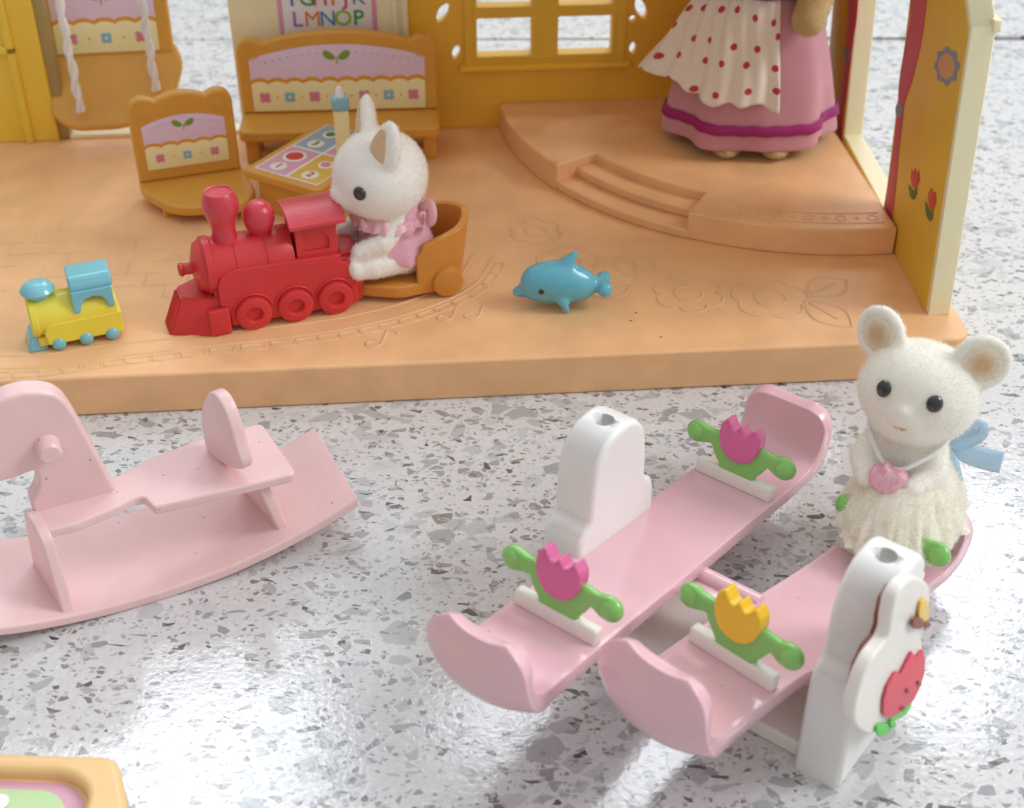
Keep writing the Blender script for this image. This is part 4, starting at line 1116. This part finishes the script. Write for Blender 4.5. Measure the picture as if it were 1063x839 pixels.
for s in (1, -1):
    it += capsule((s * .75, 0, 5.35), (s * 1.42, -.6, 4.75), .4, .4, 6) + (capsule((s * 1.42, -.6, 4.75), (s * .98, -1.4, 3.6), .44, .42, 6) if s > 0 else capsule((s * 1.42, -.6, 4.75), (s * 1.0, -1.3, 4.6), .42, .40, 6))
    it += [ball((s * .6, -.85, .22), .5, (.9, 1.6, .5))]
    it += capsule((s * .6, 0, 7.6), (s * .8, .1, 8.1), .35, .2, 5)
mm_ = blob(it, .09, 5); fuzz(mm_, 14000, .05, .008, 6)
part('body', mm_, ['furtan', 'fibtan'], mt)
for s in (1, -1): 
    part('sleeve', merge(capsule((s * .75, 0, 5.35), (s * 1.38, -.5, 4.95), .5, .52, 5)), 'bodice', mt)
    part('eye', ball((s * .62, -1.08, 6.95), .17), 'black', mt)

# ------------------------------------------------------------------ rocking horse
og = on(Matrix(), 205, 612, 2, 0)
HO = frame(og.x, og.y, 0, 26)
ho = thing('rocking_horse', 'pale pink toy rocking horse with seat and curved rocker on the terrazzo', 'rocking horse', HO)
Wd = 2.36
curve_pts = [(-5.2, 1.25), (-4.2, .66), (-3.25, .30), (-2.46, .13), (-1.62, .03), (-.9, .0), (-.44, .0), (.48, .06), (1.1, .16), (1.76, .31), (2.4, .50), (3.06, .76)]
cc = cr(curve_pts, 4, False)
tt = .2
lp = list(cc) + [(x - .03, z + tt) for x, z in cc[::-1]]
wnorm(part('rocker', slab([rounded(lp, .01, 1)], Wd, .045, 3, plane='xz', off=0), 'horse', ho))

#
zr = lambda x: (lambda c_: next((za + (zb - za) * (x - a) / (b_ - a) for (a, za), (b_, zb) in zip(c_, c_[1:]) if a <= x <= b_), 0))(cc)
# seat board
so = cr([(-2.15, .48), (-1.85, .38), (-1.2, .42), (-.72, .55), (-.45, .50)], 4, False)
seat = [(-2.2, .45), (-1.7, .42), (-1.1, .52), (-.62, .66), (-.5, .62), (-.42, .28)] + [(0, .24), (1.92, .10), (2.02, .18), (1.92, 1.72), (1.82, 1.80), (1.0, 1.78), (.45, 1.74), (-.2, 1.62), (-.7, 1.42), (-1.1, 1.3), (-2.2, 1.3)]
seatm = slab([rounded(seat, .06, 3)], .19, .05, 3)
se = wnorm(part('seat', seatm, 'horse', ho, loc=(0, 0, 1.62)))
# head plate, traced in the plane v = 1.0
HV = 1.0
h5 = lambda *p: [(lambda v: (v.x, v.z))(on(HO, x / 2.797, 390 + y / 2.797, 1, HV)) for x, y in p]
hd = h5((345, 345), (300, 262), (250, 170), (215, 110), (190, 75), (160, 55), (120, 48), (70, 50), (20, 64), (-40, 95), (-90, 150), (-120, 230), (-110, 290), (-60, 312), (0, 312), (45, 300), (100, 277), (112, 300), (110, 335), (88, 375), (100, 402), (130, 420), (210, 440), (210, 380))
print('head', [(round(a, 2), round(b_, 2)) for a, b_ in hd])
wnorm(part('head', slab([rounded(hd, .07, 4)], .42, .07, 4, plane='xz', off=HV - .0), 'horse', ho))
gp = on(HO, 49, 462, 1, HV)
part('handle_peg', lathe([(0, -.30), (.15, -.30), (.19, -.26), (.20, .0), (.24, .1)], 28, 'y', (gp.x, HV - .0, gp.z)), 'horse', ho)
part('handle_peg', lathe([(0, .30), (.15, .30), (.19, .26), (.20, .0)], 28, 'y', (gp.x, HV + .42, gp.z)), 'horse', ho)
# front post: tapered plate across the rocker
fp = [(.42, .1), (2.0, .1), (1.55, 1.75), (1.35, 1.85), (.86, 1.85), (.66, 1.72)]
f0 = wnorm(part('front_post', slab([rounded(fp, [.02, .02, .1, .1, .1, .1])], .2, .04, 3, plane='yz', off=-2.18), 'horse', ho, rot=(0, 0, R(9))))
rp = [(.36, 0), (1.8, 0), (1.8, 1.3), (.36, 1.3)]
rpm = slab([rounded(rp, .03)], .2, .04, 3, plane='yz', off=-.1)
part('rear_post', rpm, 'horse', ho, loc=(1.80, 0, .42), rot=(0, R(-14), R(10)))
# backrest plate
bp_ = [(.62, -.02), (1.62, -.02), (1.78, .35), (1.74, .8), (1.55, 1.2), (1.28, 1.56), (1.0, 1.62), (.78, 1.42), (.62, .9), (.58, .4)]
bkm = slab([cr([(.6 + (a - .6) * 1.12, b_) for a, b_ in bp_[1:]], 4) ], .24, .05, 3, plane='yz', off=-.1)
print('bk', [tuple(round(c, 2) for c in on(HO, px, py, 1, .62)) for px, py in ((255, 492), (268, 490), (255, 440))], [tuple(round(c, 2) for c in on(HO, px, py, 0, 1.35)) for px, py in ((218, 402), (235, 397), (255, 440))])
part('backrest', bkm, 'horse', ho, loc=(1.28, -.42, 1.79), rot=(0, 0, R(12)))

# ------------------------------------------------------------------ picture board at the lower left
PB = frame(-7.25, -9.5, 0, -2)
pb_ = thing('picture_board', 'orange toy board with raised rim around a green picture, at the lower left edge', 'toy board', PB)
a0 = on(PB, 122, 786, 2, .45); 
ow = a0.x; oh = a0.y
rim = slab([rounded([(-3, oh), (ow, oh), (ow + .42, oh - .95), (ow + .5, oh - 4), (-3, oh - 4)], [.2, .22, .25, .2, .2], 4), rounded([(-2.6, oh - .28), (ow - .62, oh - .30), (ow - .22, oh - .62), (ow - .17, oh - 3.6), (-2.6, oh - 3.6)], [.2, .3, .3, .2, .2], 6)], .5, .12, 4)
wnorm(part('rim', rim, 'board', pb_))
part('back_plate', rbox(-2.8, ow - .1, oh - 3.8, oh - .2, .02, .26, .03), 'board', pb_)
it = [(slab([rounded([(-2.55, oh - .33), (ow - .66, oh - .35), (ow - .28, oh - .68), (ow - .22, oh - 3.5), (-2.55, oh - 3.5)], .2, 5)], .01, .002, 1, off=.262), 0),
      (slab([rounded([(-2.3, oh - .5), (ow - .82, oh - .5), (ow - .5, oh - .85), (ow - .45, oh - 3.4), (-2.3, oh - 3.4)], .3, 6)], .01, .002, 1, off=.274), 1)]
for (cx, cy, r, m_) in ((ow - 1.75, oh - .85, .22, 2), (ow - 1.95, oh - .75, .15, 2), (ow - 1.55, oh - .75, .15, 2), (ow - 1.8, oh - 1.02, .12, 3), (ow - 1.0, oh - 1.15, .18, 4), (ow - 2.6, oh - 1.0, .2, 3)):
    it.append((slab([circle(cx, cy, r, 16)], .01, .002, 1, off=.285 + .003 * len(it)), m_))
part('picture_print', merge(it), ['mauvep', 'lgreen', 'paper', 'peach', 'flb'], pb_)

# ------------------------------------------------------------------ light
w = bpy.data.worlds.new('World'); sc.world = w; w.use_nodes = True
nt = w.node_tree; bg = nt.nodes['Background']
tc = nt.nodes.new('ShaderNodeTexCoord'); 
dot = nt.nodes.new('ShaderNodeVectorMath'); dot.operation = 'DOT_PRODUCT'; dot.inputs[1].default_value = Vector((.5, .3, .8)).normalized()
nt.links.new(tc.outputs['Generated'], dot.inputs[0])
rp_ = ramp(nt, [(0, (.20, .195, .19)), (.32, (.38, .38, .38)), (.5, (.49, .495, .505)), (.8, (.72, .74, .77)), (1, (.90, .94, 1.0))])
mr = nt.nodes.new('ShaderNodeMapRange'); mr.inputs['From Min'].default_value = -1; nt.links.new(dot.outputs['Value'], mr.inputs['Value'])
nt.links.new(mr.outputs[0], rp_.inputs['Fac']); nt.links.new(rp_.outputs[0], bg.inputs['Color']); bg.inputs['Strength'].default_value = .90

def area(cx, cy, cz, sx, sy, L_, col, name):
    ld = bpy.data.lights.new(name, 'AREA'); ld.shape = 'RECTANGLE'; ld.size = sx; ld.size_y = sy
    ld.energy = L_ * math.pi * sx * sy; ld.color = col
    o = bpy.data.objects.new(name, ld); COL.objects.link(o); o.location = (cx, cy, cz)
    o.rotation_euler = (Vector((0, 0, 0)) - Vector((cx, cy, cz))).to_track_quat('-Z', 'Y').to_euler()
WL = 7; WC = (.86, .93, 1.0)
area(-38, 88, 120, 30, 20, WL, WC, 'window_light')
area(-2, 110, 120, 13, 28, WL, WC, 'window_light')
area(26, 112, 120, 24, 56, WL, WC, 'window_light')
area(61, 118, 120, 22, 34, WL, WC, 'window_light')
area(140, -10, 110, 60, 60, 10, (.98, .98, 1), 'side_window_light')

sc.view_settings.view_transform = 'Standard'; sc.view_settings.look = 'None'
sc.view_settings.exposure = .24; sc.view_settings.gamma = 1
sc.render.film_transparent = False
